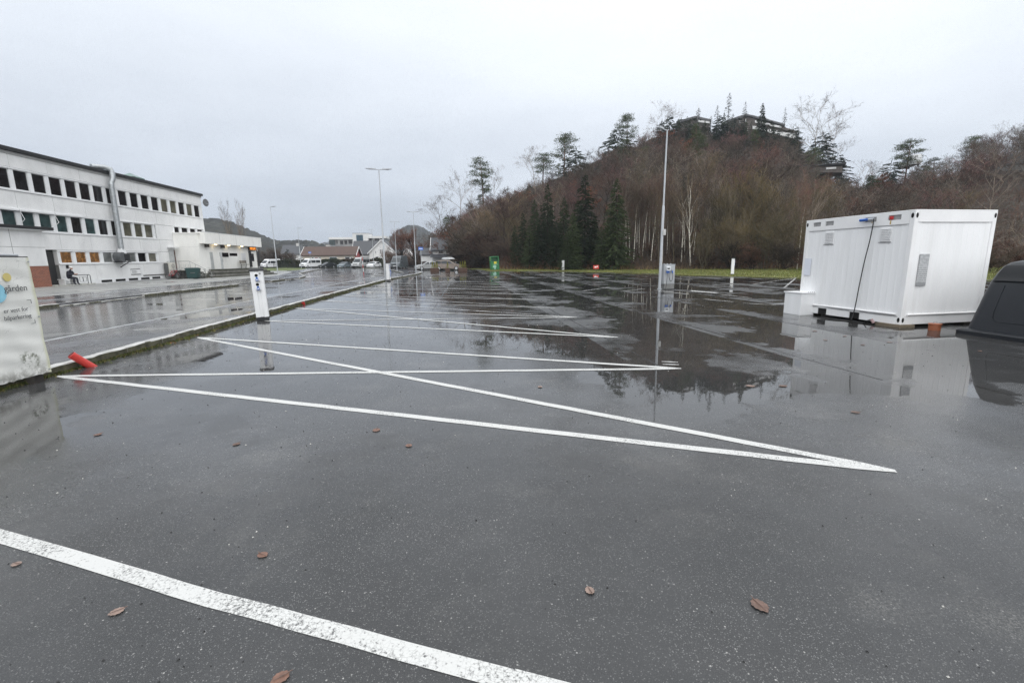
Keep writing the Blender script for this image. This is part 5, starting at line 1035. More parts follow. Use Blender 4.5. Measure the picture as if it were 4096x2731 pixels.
for x in (18.1, 20.5): box(x, x + .15, .3, .5, 10, 11).build('column', mw, mo)
box(15.6, 23, -.2, .0, 9.7, 10.1).build('balcony', black_pl, mo)

# --- far hills
def hill(name, sky_pts, Y, depth, mat, jag, base_drop=0, seed=3):
    r = np.random.default_rng(seed); xs = np.array([p[0] for p in sky_pts]); zs = np.array([p[1] for p in sky_pts]); nx, ny = 420, 26
    X = np.linspace(xs[0], xs[-1], nx); Z = np.interp(X, xs, zs); Z = np.convolve(np.pad(Z, 6, 'edge'), np.ones(13) / 13, 'valid'); V = []
    for j in range(ny):
        t = j / (ny - 1); f = math.sin(min(1, t * 1.25) * PI / 2) if t < .8 else 1 - (t - .8) * 2.0
        jj = r.uniform(-1, 1, nx) * jag * (.5 + f) ; zz = np.where(t > 0, Z * f + jj, -1.0)
        for i in range(nx): V.append((X[i] + (r.uniform(-.3, .3) * jag), Y - depth + depth * 1.25 * t + r.uniform(-1, 1) * jag, zz[i]))
    me = bpy.data.meshes.new(name); me.from_pydata(V, [], [(j * nx + i, j * nx + i + 1, (j + 1) * nx + i + 1, (j + 1) * nx + i) for j in range(ny - 1) for i in range(nx - 1)]); me.materials.append(mat); return struct(link(name, me))
hillm = M('hill_forest', (.030, .030, .020), .95, var=.5, scale=.03, dirt=(.055, .035, .025), dirt_amt=.8, bmp=1.0, bscale=.25); 
hill('wooded_hill', [(-420, 60), (-330, 58), (-290, 46), (-266, 40), (-246, 46), (-234, 42.5), (-218, 35), (-206, 29.5), (-194, 24), (-181, 21.5), (-166, 23), (-153, 22.5), (-143, 18.5), (-132, 14.5), (-115, 8), (-95, 2)], 520, 190, hillm, 1.3)
hill('wooded_hill', [(-700, 20), (-540, 30), (-465, 49), (-424, 63), (-360, 69), (-295, 71), (-230, 60), (-180, 45), (-60, 40), (120, 60), (300, 40)], 1600, 400, hillm, 2.5, seed=4)
hill('wooded_hill', [(-190, 6), (-160, 20), (-139, 31), (-120, 45), (-105, 58), (-91, 65), (-72, 64), (-54, 54), (-36, 44), (0, 40), (60, 30)], 900, 250, hillm, 2.0, seed=5)
mast = thing('radio_mast', 'thin radio mast on the distant blue hill', 'mast', (-88, 898, 60)); MB().tube([(0, 0, 0), (0, 0, 18)], [.5, .25], 5).build('pole', grey_steel, mast)
for k in range(3): MB().tube([(-.9, 0, 6 + 4 * k), (.9, 0, 6 + 4 * k)], .2, 4).build('crossbar', grey_steel, mast)

# ================================================================== wooded hill behind the car park
def azel(x, y):
    r = ray(x, y); return math.atan2(r[0], r[1]), r[2] / math.hypot(r[0], r[1])
SKY = [(1640, 1030), (1700, 1000), (1740, 950), (1800, 900), (1900, 838), (2050, 790), (2150, 735), (2300, 690), (2450, 620), (2600, 555), (2700, 535), (2800, 535), (3000, 545), (3170, 575), (3260, 640), (3330, 735), (3450, 760), (3600, 735), (3700, 730), (3850, 690), (3960, 650), (4096, 605), (4300, 560), (4600, 520)]
_az = np.array([azel(*p)[0] for p in SKY]); _te = np.array([azel(*p)[1] for p in SKY])
FOOT = [(-30, 150), (-14, 140), (-4, 122), (1.8, 90), (7, 73), (14, 66), (19, 62), (24, 59), (30, 57), (38, 54), (50, 49), (70, 38), (95, 20), (120, -5)]
_fa = np.array([math.atan2(*p) for p in FOOT]); _fd = np.array([math.hypot(*p) for p in FOOT])
def foot(a): return np.interp(a, _fa, _fd)
def ridge_r(a): return np.interp(a, [math.radians(v) for v in (-8, -2, 4, 12, 60)], [135, 128, 140, 152, 160])
def hz(x, y):
    """height of the hill at x, y"""
    a = np.arctan2(x, y); d = np.hypot(x, y); d0 = foot(a); R = ridge_r(a); zr = np.maximum(.3, CAM_H + R * np.interp(a, _az, _te))
    t = (d - d0) / (R - d0); s = np.where(t < 1, np.clip(t, 0, 1) ** .92 * (1 - .10 * np.sin(np.clip(t, 0, 1) * PI)), 1 - (t - 1) * .25)
    b = np.sin(x * .23 + 1.3) * np.cos(y * .19) * .9 + np.sin(x * .51 + y * .37) * .5
    return np.where(t > 0, zr * s + b * np.clip(t * 4, 0, 1) * np.clip((1.15 - t) * 3, 0, 1), 0.0)
CAN = [(1600, 1040), (1640, 1010), (1700, 955), (1760, 905), (1800, 880), (1900, 805), (2050, 765), (2150, 705), (2300, 655), (2450, 580), (2600, 520), (2700, 500), (2800, 498), (2900, 512), (3000, 540), (3170, 572), (3260, 620), (3330, 705), (3450, 730), (3600, 695), (3700, 690), (3800, 640), (3850, 605), (3960, 550), (4096, 510), (4600, 480)]
_ca = np.array([azel(*p)[0] for p in CAN]); _ct = np.array([azel(*p)[1] for p in CAN])
def cap(x, y, extra=0.0):                                       # tallest a tree may be here without rising over the wood's outline
    return CAM_H + math.hypot(x, y) * (float(np.interp(math.atan2(x, y), _ca, _ct)) + extra) - float(hz(x, y))
na, nd = 170, 70; V = []
for i in range(na):
    a = math.radians(-14 + 80 * i / (na - 1))
    for j in range(nd):
        d0, R = float(foot(a)), float(ridge_r(a)); d = d0 - .5 + (R * 1.5 - d0) * (j / (nd - 1)); x, y = d * math.sin(a), d * math.cos(a); V.append((x, y, float(hz(x, y)) + (random.uniform(-.25, .25) if j > 1 else 0) + .02))
floor_m = M('forest_floor', (.030, .020, .013), .95, var=.5, scale=.5, dirt=(.035, .036, .014), dirt_amt=.7, bmp=.8, bscale=3)
me = bpy.data.meshes.new('hillside'); me.from_pydata(V, [], [(i * nd + j, (i + 1) * nd + j, (i + 1) * nd + j + 1, i * nd + j + 1) for i in range(na - 1) for j in range(nd - 1)]); me.materials.append(floor_m); me.shade_smooth(); struct(link('hillside', me))

# grass verge between the asphalt and the wood
gv = [(3.2, 78), (4.2, 66.5), (12.4, 60.5), (18.9, 47.3), (20.1, 41.2), (23.3, 33.2), (24.9, 30.2), (60, 5), (120, -6), (96, 22), (70, 40), (50, 51), (38, 56), (30, 59), (24, 61), (19, 64), (14, 68), (7, 75), (1, 85)]
verge_m = M('verge_grass', (.14, .145, .035), .9, var=.35, scale=.35, dirt=(.15, .12, .05), dirt_amt=.8, bmp=.6, bscale=12)
struct(MB().poly(gv, -.2, .035).build('verge', verge_m))
def in_poly(P_, poly):
    x, y = P_[:, 0], P_[:, 1]; ins = np.zeros(len(P_), bool); n = len(poly)
    for i in range(n):
        (x0, y0), (x1, y1) = poly[i], poly[(i + 1) % n]; c = ((y0 > y) != (y1 > y)) & (x < (x1 - x0) * (y - y0) / (y1 - y0 + 1e-9) + x0); ins ^= c
    return ins
def ribbons(P_, D_, L_, W_, r):
    """thin strips from P along D"""
    e = np.cross(D_, r.normal(size=D_.shape)); e /= np.linalg.norm(e, axis=1)[:, None] + 1e-9; w = (W_ * .5)[:, None] * e; q = P_ + D_ * L_[:, None]
    return np.stack([P_ - w, P_ + w, q + w * .35, q - w * .35], 1).reshape(-1, 3).astype(np.float32)
def blades(name, label, n, mat, h, spread, poly, seed, zoff=.03, back=False):
    r = np.random.default_rng(seed); P_ = np.stack([r.uniform(0, 62, n * 3), r.uniform(20, 86, n * 3), np.full(n * 3, zoff)], 1); P_ = P_[in_poly(P_, poly)][:n]
    if back: k = np.hypot(P_[:, 0], P_[:, 1]) > foot(np.arctan2(P_[:, 0], P_[:, 1])) - 2.6; P_ = P_[k]
    m = len(P_); D_ = r.normal(size=(m, 3)) * spread; D_[:, 2] = 1; D_ /= np.linalg.norm(D_, axis=1)[:, None]
    o = quads(name, ribbons(P_, D_, h * r.uniform(.4, 1.3, m), np.full(m, .035), r), mat); o['kind'] = 'stuff'; o['label'] = label; o['category'] = 'grass'
blades('grass', 'short green grass on the verge in front of the wood', 42000, M('grass_green', (.115, .14, .028), .8, var=.4, scale=.5), .14, .5, gv, 5)
blades('tall_grass', 'withered straw-coloured grass along the edge of the wood', 16000, M('grass_straw', (.20, .135, .055), .85, var=.4, scale=.6), .55, .45, gv, 6, back=True)
blades('dry_grass', 'yellowed grass clumps along the asphalt edge', 14000, M('grass_yellow', (.17, .15, .05), .85, var=.4, scale=.6), .16, .6, gv, 8)

# --- tree materials: each tree a little different in tone
def tree_mat(name, col, var=.5, rough=.9, zmix=.55):
    m, nt, b = new_mat(name); L = nt.links; oi = nt.nodes.new('ShaderNodeObjectInfo'); n1 = noise(nt, pos(nt), .9, 3)
    f = mth(nt, 'ADD', mth(nt, 'MULTIPLY', oi.outputs['Random'], .7), mth(nt, 'MULTIPLY', n1, .5))
    lo = tuple(c * (1 - var) for c in col); hi = (min(1, col[0] * (1 + var) * 1.04), col[1] * (1 + var * .8), col[2] * (1 + var * .7))
    cc = mixc(nt, sstep(nt, f, .2, 1.0), lo, hi); av = sum(col) / 3
    zone = noise(nt, pos(nt), .055, 3, .6)                       # stands of different species
    cc = mixc(nt, mth(nt, 'MULTIPLY', sstep(nt, zone, .48, .66), zmix), cc, (av * 1.05, av * .92, av * .68)); cc = mixc(nt, mth(nt, 'MULTIPLY', mth(nt, 'SUBTRACT', 1.0, sstep(nt, zone, .34, .48)), zmix * .8), cc, (av * .62, av * .52, av * .45))
    L.new(cc, b.inputs['Base Color']); b.inputs['Roughness'].default_value = rough; b.inputs['Specular IOR Level'].default_value = .2; MATS[name] = m; return m
bark = tree_mat('bark_grey', (.20, .18, .15)); bark_d = tree_mat('bark_dark', (.035, .029, .024)); bark_o = tree_mat('bark_olive', (.105, .095, .06)); bark_pine = tree_mat('bark_pine', (.14, .075, .045))
tw_brown = tree_mat('twigs_brown', (0.0863, 0.069, 0.054)); tw_red = tree_mat('twigs_red', (.115, .062, .045)); tw_purple = tree_mat('twigs_purple', (0.1403, 0.0833, 0.0782)); tw_olive = tree_mat('twigs_olive', (0.136, 0.1062, 0.0425)); tw_grey = tree_mat('twigs_grey', (0.1148, 0.102, 0.0892)); tw_tan = tree_mat('twigs_tan', (0.1615, 0.119, 0.068))
lf_spruce = tree_mat('needles_spruce', (.033, .050, .021), .5, zmix=0); lf_pine = tree_mat('needles_pine', (.048, .068, .026), .4, zmix=0); lf_dark = tree_mat('needles_dark', (.024, .036, .022), .4, zmix=0); lf_russet = tree_mat('leaves_russet', (.17, .055, .022), .4, zmix=0)
bm_, bnt_, bb_ = new_mat('birch_bark'); _p = pos(bnt_); _sp = N(bnt_, 'ShaderNodeMapping'); _sp.inputs['Scale'].default_value = (3, 3, 7); bnt_.links.new(_p, _sp.inputs[0]); bnt_.links.new(mixc(bnt_, sstep(bnt_, noise(bnt_, _sp.outputs[0], 1.2, 4, .7), .55, .66), (.68, .64, .56), (.06, .05, .04)), bb_.inputs['Base Color']); bb_.inputs['Roughness'].default_value = .8; birch_bark = bm_

def grow(seed, H, spread=.5, n0=7, first=.3, up=.55, levels=3, twigs=5, twl=.7, tww=.028, droop=0., multi=1, r0=None, lean=.05, nb=5, split=9, thin=.62, wob=.10):
    """branch skeleton -> (limb tubes as MB, twig quads)"""
    r = random.Random(seed); m = MB(); m2 = MB(); T = []
    def axis(p, d, L, rad, lev):
        n = 5 if lev == 0 else (4 if lev == 1 else 3); pts, rr = [p.copy()], [rad]; q = p.copy(); dd = d.copy()
        for i in range(n):
            dd = (dd + Vector((r.uniform(-1, 1), r.uniform(-1, 1), r.uniform(-.5, 1) * up * .5 - droop * lev * .25)) * (wob if lev == 0 else .24)).normalized(); q = q + dd * (L / n); pts.append(q.copy()); rr.append(rad * (1 - .86 * (i + 1) / n))
        (m if lev <= split else m2).tube(pts, rr, (6, 4, 3, 3)[min(lev, 3)], cap=False)
        if lev >= levels:
            for i in range(twigs):
                t = r.uniform(.15, 1); k = min(n - 1, int(t * n)); b = pts[k].lerp(pts[k + 1], t * n - k); dv = (dd + Vector((r.gauss(0, .7), r.gauss(0, .7), r.gauss(.15, .45) - droop))).normalized(); T.append((b, dv, twl * r.uniform(.5, 1.3)))
            return
        cnt = n0 if lev == 0 else nb
        for i in range(cnt):
            t = (first + (1 - first) * (i + r.random()) / cnt) if lev == 0 else r.uniform(.25, 1); t = min(t, .999); k = int(t * n); b = pts[k].lerp(pts[k + 1], t * n - k)
            az = i * 2.4 + r.uniform(-.6, .6) if lev == 0 else r.uniform(0, 6.28); side = Vector((math.cos(az), math.sin(az), 0)); side = (side - dd * side.dot(dd)).normalized()
            an = r.uniform(.45, 1.0) * (spread + .35); nd_ = (dd * math.cos(an) + side * math.sin(an)); nd_.z += up * .25; nd_.normalize()
            ll = L * (.62 - .30 * t if lev == 0 else .55) * r.uniform(.75, 1.2) * (1 + spread * .5 if lev == 0 else 1); axis(b, nd_, ll, max((.045, .032, .022)[min(lev, 2)] if split > 0 else .016, rr[k] * thin), lev + 1)
    for s in range(multi):
        a = r.uniform(0, 6.28); base = Vector((math.cos(a), math.sin(a), 0)) * (.0 if multi == 1 else r.uniform(.1, .5)); ln = lean if multi == 1 else r.uniform(.1, .42)
        axis(base + Vector((0, 0, -.4)), Vector((math.cos(a) * ln, math.sin(a) * ln, 1)).normalized(), (H + .4) * (1 if multi == 1 else r.uniform(.7, 1)) * .93, (r0 or H * .013) * (1 if multi == 1 else .55), 0)
    g = np.random.default_rng(seed); n = len(T); P_ = np.array([t[0] for t in T]); D_ = np.array([t[1] for t in T]); L_ = np.array([t[2] for t in T]); W_ = np.full(n, tww) * g.uniform(.6, 1.3, n)
    Q = [ribbons(P_, D_, L_, W_, g)]
    for f in (.35, .6, .8):                                   # finer side shoots
        D2 = D_ + g.normal(size=D_.shape) * .65; D2[:, 2] -= droop * .6; D2 /= np.linalg.norm(D2, axis=1)[:, None]; Q.append(ribbons(P_ + D_ * (L_ * f)[:, None], D2, L_ * .6, W_ * .75, g))
    m.extra = m2; return m, np.concatenate(Q), P_
def proto(name, cat, seed, H, tmat, cmat, leaf=None, bmat=None, **k):
    m, Q, P_ = grow(seed, H, **k); H = float(np.percentile(Q[:, 2], 99.6)); tr = m.mesh('trunk', tmat); cr = quads_mesh('crown', Q, cmat); parts = [('trunk', tr), ('crown', cr)]
    if m.extra.n: parts.append(('branches', m.extra.mesh('branches', bmat or cmat)))
    if leaf:
        o = cards('leaves', np.repeat(P_, 4, 0) + rng.normal(size=(len(P_) * 4, 3)) * .35, .16, leaf, seed=seed); parts.append(('leaves', o.data)); bpy.data.objects.remove(o)
    return dict(name=name, cat=cat, H=H, parts=parts)
def conifer(name, seed, H, rmax, tmat, lmat, dense=1.0, bare=.04, power=.85, ragged=.25, kind='spruce'):
    r = np.random.default_rng(seed); m = MB(); m.tube([(0, 0, -.4), (0, 0, H * .5), (0, 0, H)], [H * .014, H * .008, .01], 6, cap=False); Q = []; z = H * bare
    while z < H * .99:
        t = (z / H - bare) / (1 - bare); R = rmax * (1 - t) ** power * (1 + .10 * math.sin(z * 2.3)) + .10; nb = int((5 + 6 * (1 - t)) * dense) + 3
        for k in range(nb):
            a = r.uniform(0, 2 * PI); L_ = R * r.uniform(1 - ragged, 1 + ragged * .6); rise = r.uniform(-.28, .02) if kind == 'spruce' else r.uniform(.0, .35)
            d = np.array([math.cos(a), math.sin(a), rise + .25 * (t > .85)]); p0 = np.array([0, 0, z + r.uniform(-.15, .15)])
            n = max(5, int(L_ * 9 * dense)); s = np.sqrt(r.uniform(.02, 1, n)); P_ = p0 + d * (s * L_)[:, None]; P_[:, 2] -= .10 * (s * L_) ** 1.5 * (kind == 'spruce') - .12 * L_ * np.clip(s - .8, 0, 1)
            perp = np.array([-math.sin(a), math.cos(a), 0]); sgn = r.choice([-1, 1], n)[:, None]; D_ = d * r.uniform(.3, 1, (n, 1)) + perp * sgn * r.uniform(.25, .9, (n, 1)); D_[:, 2] += r.normal(-.22, .18, n); D_ /= np.linalg.norm(D_, axis=1)[:, None]
            Q.append(ribbons(P_, D_, (.30 + .22 * (1 - s)) * min(1, L_ + .25) * r.uniform(.7, 1.3, n), np.full(n, .13) * r.uniform(.7, 1.3, n), r))
        z += (.34 + .12 * (1 - t)) / max(.6, dense) ** .5
    Q.append(ribbons(np.array([[0, 0, H * .97]] * 6), np.array([[r.normal() * .15, r.normal() * .15, 1] for _ in range(6)]), np.full(6, .5), np.full(6, .08), r))
    return dict(name=name, cat='tree', H=H, parts=[('trunk', m.mesh('trunk', tmat)), ('crown', quads_mesh('crown', np.concatenate(Q), lmat))])
def pine(name, seed, H, cw, crown_from=.45, nclump=26):
    r = random.Random(seed); g = np.random.default_rng(seed); m = MB(); bend = Vector((r.uniform(-.06, .06), r.uniform(-.06, .06), 1)); top = bend * H; m.tube([(0, 0, -.4), tuple(bend * H * .5 + Vector((.15, 0, 0))), tuple(top)], [H * .018, H * .012, .03], 6, cap=False); P_ = []
    for i in range(nclump):
        t = crown_from + (1 - crown_from) * (i + r.random()) / nclump; rad = cw * (.25 + .75 * math.sin(PI * min(1, (t - crown_from) / (1 - crown_from) * .82 + .16))) ; a = r.uniform(0, 6.28); q = bend * (H * t) + Vector((math.cos(a), math.sin(a), .12)) * rad * r.uniform(.45, 1.05)
        m.tube([tuple(bend * (H * (t - .05))), tuple(q)], [.06, .02], 3, cap=False); c = g.normal(size=(130, 3)) * np.array([.62, .62, .20]) * (.55 + cw * .18); P_.append(np.array(q) + c)
    P_ = np.concatenate(P_); D_ = g.normal(size=P_.shape); D_[:, 2] = abs(D_[:, 2]) * .6 + .15; D_ /= np.linalg.norm(D_, axis=1)[:, None]
    return dict(name=name, cat='tree', H=H, parts=[('trunk', m.mesh('trunk', bark_pine)), ('crown', quads_mesh('crown', ribbons(P_, D_, g.uniform(.2, .42, len(P_)), np.full(len(P_), .10), g), lf_pine))])
def plant(pr, x, y, H, label, group=None, rz=None, wide=1.0, z=None):
    t = thing(pr['name'], label, pr['cat'], (x, y, float(hz(x, y)) if z is None else z), random.uniform(0, 6.28) if rz is None else rz, group); s = H / pr['H']; t.scale = (s * wide, s * wide, s)
    for nm, me in pr['parts']: link(nm, me, t)
    return t
oaks = [proto('bare_tree', 'tree', 20 + i, 11, bark, tw_brown if i % 2 else tw_grey, spread=.62, n0=9, first=.25, twigs=3, twl=.95, nb=4, tww=.045) for i in range(3)]
reds = [proto('bare_tree', 'tree', 40 + i, 10, bark_d, (tw_red, tw_purple, tw_brown)[i], spread=.42, n0=11, first=.22, twigs=4, twl=.85, nb=4, up=.8, tww=.045) for i in range(3)]
willows = [proto('willow_scrub', 'shrub', 60 + i, 7, bark_o, (tw_olive, tw_tan)[i], spread=.25, n0=8, first=.15, twigs=6, twl=.75, nb=4, up=.9, multi=5, levels=2, tww=.03) for i in range(2)]
bushes = [proto('bush', 'shrub', 70 + i, 4, bark_d, (tw_brown, tw_red)[i], spread=.4, n0=8, first=.08, twigs=9, twl=.6, nb=5, up=.5, multi=5, levels=2, tww=.03) for i in range(2)]
birches = [proto('birch_tree', 'tree', 80 + i, 15, birch_bark, tw_purple, spread=.02, n0=13, first=.40, twigs=5, twl=.8, nb=4, up=.9, droop=.2, r0=.125, lean=.03, split=0, thin=.34, bmat=tw_tan, wob=.05) for i in range(2)]
birches.append(proto('birch_tree', 'tree', 88, 15, birch_bark, tw_purple, spread=.12, n0=9, first=.28, twigs=5, twl=.8, nb=4, up=.9, droop=.2, r0=.16, lean=.03, split=1, thin=.42, bmat=tw_tan, wob=.05))
slim = [proto('slender_tree', 'tree', 110 + i, 14, (bark, bark_o)[i], (tw_brown, tw_olive)[i], spread=.06, n0=10, first=.45, twigs=3, twl=.7, nb=3, up=.9, r0=.15, lean=.04, thin=.4, wob=.06) for i in range(2)]
beech = [proto('beech_tree', 'tree', 90, 8, bark, tw_red, leaf=lf_russet, spread=.5, n0=9, first=.15, twigs=4, nb=4)]
spr = [conifer('spruce_tree', 1, 13, 3.1, bark_d, lf_spruce, 1.3, ragged=.45), conifer('spruce_tree', 2, 13, 2.8, bark_d, lf_spruce, 1.2, ragged=.55)]
spr_thin = [conifer('spruce_tree', 5, 12, 2.0, bark_d, lf_dark, .5, bare=.12, ragged=.6), conifer('spruce_tree', 6, 12, 1.7, bark_d, lf_dark, .45, bare=.2, ragged=.7)]
juni = [conifer('juniper_bush', 8, 5, 2.6, bark_d, lf_dark, 1.1, bare=.02, power=.45, ragged=.5)]
pines = [pine('pine_tree', 3, 11, 2.6), pine('pine_tree', 4, 11, 2.2, .3), pine('pine_tree', 7, 11, 3.0, .5, 20)]
def spot(px, py_base, R):                                       # a point on the hill on the sight line of a pixel column, R metres away
    a, _ = azel(px, py_base); return R * math.sin(a), R * math.cos(a)
def top_h(px, py, x, y):
    return CAM_H + math.hypot(x, y) * azel(px, py)[1] - float(hz(x, y))
used = []
def single(pr, px, top, R, label, wide=1.0, group=None):
    x, y = spot(px, 1000, R); used.append((x, y)); return plant(pr, x, y, max(2.0, top_h(px, top, x, y)), label, group, wide=wide)
for k_, l_ in enumerate(('broad grey-twigged', 'broad brown-twigged', 'wide-spreading grey-twigged')): oaks[k_]['look'] = l_
for k_, l_ in enumerate(('upright reddish', 'upright purplish', 'upright brown')): reds[k_]['look'] = l_
# front row along the verge
for i, (px, tp, R, w) in enumerate(((2461, 716, 64, 1.0), (2338, 694, 67, 1.1), (2255, 790, 70, .95), (2190, 735, 74, .85), (2140, 800, 74, .9), (2092, 850, 73, .95), (2290, 850, 64, 1.0), (2405, 905, 63, 1.1), (2060, 900, 75, .9), (2225, 880, 68, 1.0), (2165, 860, 70, 1.15), (2310, 800, 70, 1.1), (2375, 860, 68, 1.15), (2430, 870, 66, 1.1), (2200, 820, 76, 1.1), (2118, 900, 71, 1.15), (2270, 930, 63, 1.2))):
    single(spr[i % 2], px, tp, R, ('tallest dark spruce of the clump, full to the ground' if i == 1 else 'lone-standing dark spruce next to the white birch trunks' if i == 0 else 'dark green spruce in the clump behind the white charging post'), w, 'spruces along the verge')
for i, (px, tp, R) in enumerate(((2506, 690, 66), (2536, 680, 66), (2556, 740, 68), (2580, 720, 69), (2606, 690, 66), (2650, 640, 65), (2728, 700, 66), (2766, 640, 65), (2775, 690, 68), (3195, 670, 62), (2548, 780, 70), (2630, 800, 72), (2520, 705, 67), (2545, 720, 69), (2570, 690, 67), (2594, 730, 68), (2618, 700, 70), (2668, 720, 68), (2690, 760, 70), (2495, 730, 68), (2206, 735, 95), (2214, 745, 95), (2740, 730, 67))):
    single(birches[2 if i in (6, 7) else i % 2], px, tp, R, 'tall many-armed birch with white trunk standing forward at the verge' if i == 7 else 'solitary slim birch with pale trunk beside the white container' if i == 9 else 'slim birch with white trunk at the foot of the hill', group='birches at the foot of the hill')
for i in range(58):                                              # dense stand of thin trunks along the foot of the hill
    px = random.uniform(2440, 3330); R = float(foot(azel(px, 1000)[0])) + random.uniform(.5, 11); x, y = spot(px, 1000, R)
    H = min(random.uniform(7.5, 12.5), cap(x, y, -.02)); plant(slim[i % 2], x, y, H, 'slender bare tree with thin grey-brown trunk at the foot of the hill' if i % 2 == 0 else 'slender bare tree with thin olive trunk at the foot of the hill', 'slender trees along the foot of the hill', wide=random.uniform(.8, 1.2)); used.append((x, y))
# landmarks on the skyline
for px, tp, R, k, w, lb in ((1938, 640, 138, 1, 1.1, 'dense pine standing alone on the left shoulder of the hill'), (2252, 545, 140, 2, 1.2, 'flat-topped pine on the ridge above the spruces'), (2172, 618, 138, 0, 1.2, 'broad pine left of the flat-topped ridge pine'), (2495, 462, 143, 0, .9, 'narrow pine on the ridge below the summit'), (2480, 560, 128, 1, 1.2, 'bushy light green pine below the ridge'), (2562, 590, 126, 2, 1.1, 'low light green pine on the slope under the ridge'), (3582, 572, 150, 0, 1.1, 'wind-bent pine on the saddle beside the white van'), (3836, 556, 150, 2, .9, 'tiered pine on the right-hand ridge'), (3690, 640, 152, 2, 1.3, 'small low pine on the saddle right of the white van')):
    single(pines[k], px, tp, R, lb, w)
for px, tp, R, k, w, lb in ((2763, 438, 147, 0, 1.5, 'broad spruce in front of the hilltop roof'), (2835, 428, 147, 0, 1.0, 'thin spruce beside the tallest summit spruce'), (2877, 380, 148, 0, 1.0, 'tallest ragged spruce on the summit'), (2940, 414, 149, 1, 1.0, 'sparse leaning spruce on the summit'), (3093, 438, 158, 1, .8, 'small thin spruce behind the hilltop terrace'), (4047, 428, 150, 0, 1.1, 'tall dark spruce on the right-hand ridge'), (4090, 400, 150, 0, 1.2, 'taller dark spruce on the right-hand ridge at the end of the row'), (4022, 455, 152, 1, 1.2, 'thinner spruce at the start of the right-hand ridge row')):
    single(spr_thin[k], px, tp, R, lb, w)
for i, (px, tp) in enumerate(((2655, 470), (2690, 476), (2722, 470), (2742, 478), (2790, 484), (2812, 470), (2845, 472), (2862, 455), (2895, 462), (2915, 478), (2948, 484), (2968, 492), (3030, 490), (3052, 500), (3078, 510), (3128, 520), (3150, 535))):
    single((juni[0], spr[1], spr_thin[0])[i % 3], px, tp, 144 + i % 3, 'dark evergreen of the belt of trees in front of the hilltop houses', (.9, .8, 1.3)[i % 3], 'evergreens in front of the hilltop houses')
for i in range(34):                                              # bare crowns along the right-hand ridge
    px = random.uniform(3640, 4160); R = random.uniform(120, 158); x, y = spot(px, 1000, R); plant((oaks + reds)[i % 6], x, y, max(3.0, min(11, cap(x, y, random.uniform(-.01, .02)))), (oaks + reds)[i % 6]['look'] + ' bare tree on the right-hand ridge', 'bare trees of the right-hand ridge', wide=1.1); used.append((x, y))
single(spr[0], 3006, 420, 146, 'dense cone-shaped spruce in front of the white balcony', .8)
for px, tp, R, w, lb in ((2746, 555, 138, 1.3, 'dark rounded juniper bush below the hilltop roof'), (2700, 480, 146, 1.0, 'dark juniper bush on the summit edge'), (3245, 545, 147, 1.0, 'dark evergreen bush under the great bare oak'), (3310, 625, 146, 1.0, 'evergreen bush on the steep right flank'), (3520, 655, 148, 1.2, 'round evergreen bush on the saddle'), (2460, 520, 138, 1.2, 'dark evergreen bush below the narrow ridge pine'), (2300, 600, 138, 1.2, 'dark evergreen bush beside the flat-topped ridge pine'), (2850, 500, 144, 1.3, 'evergreen thicket under the tallest summit spruce'), (2920, 520, 143, 1.3, 'evergreen thicket in front of the hilltop terrace')):
    single(juni[0], px, tp, R, lb, w)
for px, tp, R, k, w, lb in ((1846, 675, 134, 0, 1.0, 'tall bare tree standing out on the left shoulder of the hill'), (1772, 775, 130, 1, 1.1, 'bare tree at the left foot of the hill'), (1728, 865, 126, 2, 1.0, 'small bare tree above the far house roof'), (1980, 655, 140, 2, .8, 'bare tree right behind the dense shoulder pine'), (2140, 580, 142, 1, .9, 'bare tree behind the broad ridge pine'), (2627, 405, 146, 1, .95, 'round-crowned bare tree on the summit edge'), (3222, 385, 148, 0, .95, 'great bare oak towering over the right flank'), (3290, 480, 149, 2, 1.0, 'bare tree leaning out beside the great oak'), (3420, 640, 150, 1, 1.2, 'thin bare tree in the dip of the ridge'), (2380, 590, 142, 2, .8, 'scraggy bare tree on the ridge left of the narrow pine'), (4010, 520, 120, 0, 1.2, 'dark twisted bare tree at the right-hand slope'), (3330, 700, 80, 2, 1.1, 'dark forked bare tree behind the container'), (3900, 780, 60, 1, 1.0, 'gnarled bare tree at the verge behind the container'), (4085, 830, 58, 0, 1.0, 'bare tree with mossy trunk behind the black bin')):
    single(oaks[k], px, tp, R, lb, w)
for px, tp, R in ((3640, 720, 120), (3700, 700, 128), (2660, 520, 142), (1790, 905, 118), (3480, 690, 132), (3760, 690, 130)): single(beech[0], px, tp, R, 'tree with russet leaves still on, on the hillside', 1.2, 'russet beeches on the slope')
# willow scrub and bushes at the foot
for px, tp, R in ((2900, 690, 70), (2990, 680, 72), (3080, 720, 68), (2850, 800, 66), (2950, 820, 62), (3060, 850, 60), (3140, 800, 64), (2820, 880, 62), (3230, 850, 60), (3010, 760, 76)): single(willows[0], px, tp, R, 'olive-twigged willow scrub between the birches and the container', 1.1, 'willow scrub along the verge')
for px, tp, R in ((2010, 800, 88), (2050, 850, 80), (1960, 830, 90), (2040, 770, 95)): single(willows[1], px, tp, R, 'tan-twigged bushy tree left of the spruce clump', 1.2, 'tan scrub left of the spruces')
for px, tp, R, k in ((1880, 930, 92, 0), (1915, 900, 88, 0), (1950, 930, 84, 1), (1860, 960, 95, 0), (1905, 980, 86, 1), (1990, 960, 80, 0), (1885, 995, 88, 1), (1930, 1000, 83, 0), (1965, 985, 82, 1), (2030, 985, 77, 1)): single(bushes[k], px, tp, R, 'dense brown bush beside the far house', 1.5, 'brown bushes between the far house and the spruces')
for i in range(16): single(bushes[i % 2], 2500 + i * 105, 985 + random.uniform(-25, 15), 66 - i * .8 + random.uniform(-2, 4), 'low brown bush at the foot of the wood', 1.4, 'low bushes at the foot of the wood')
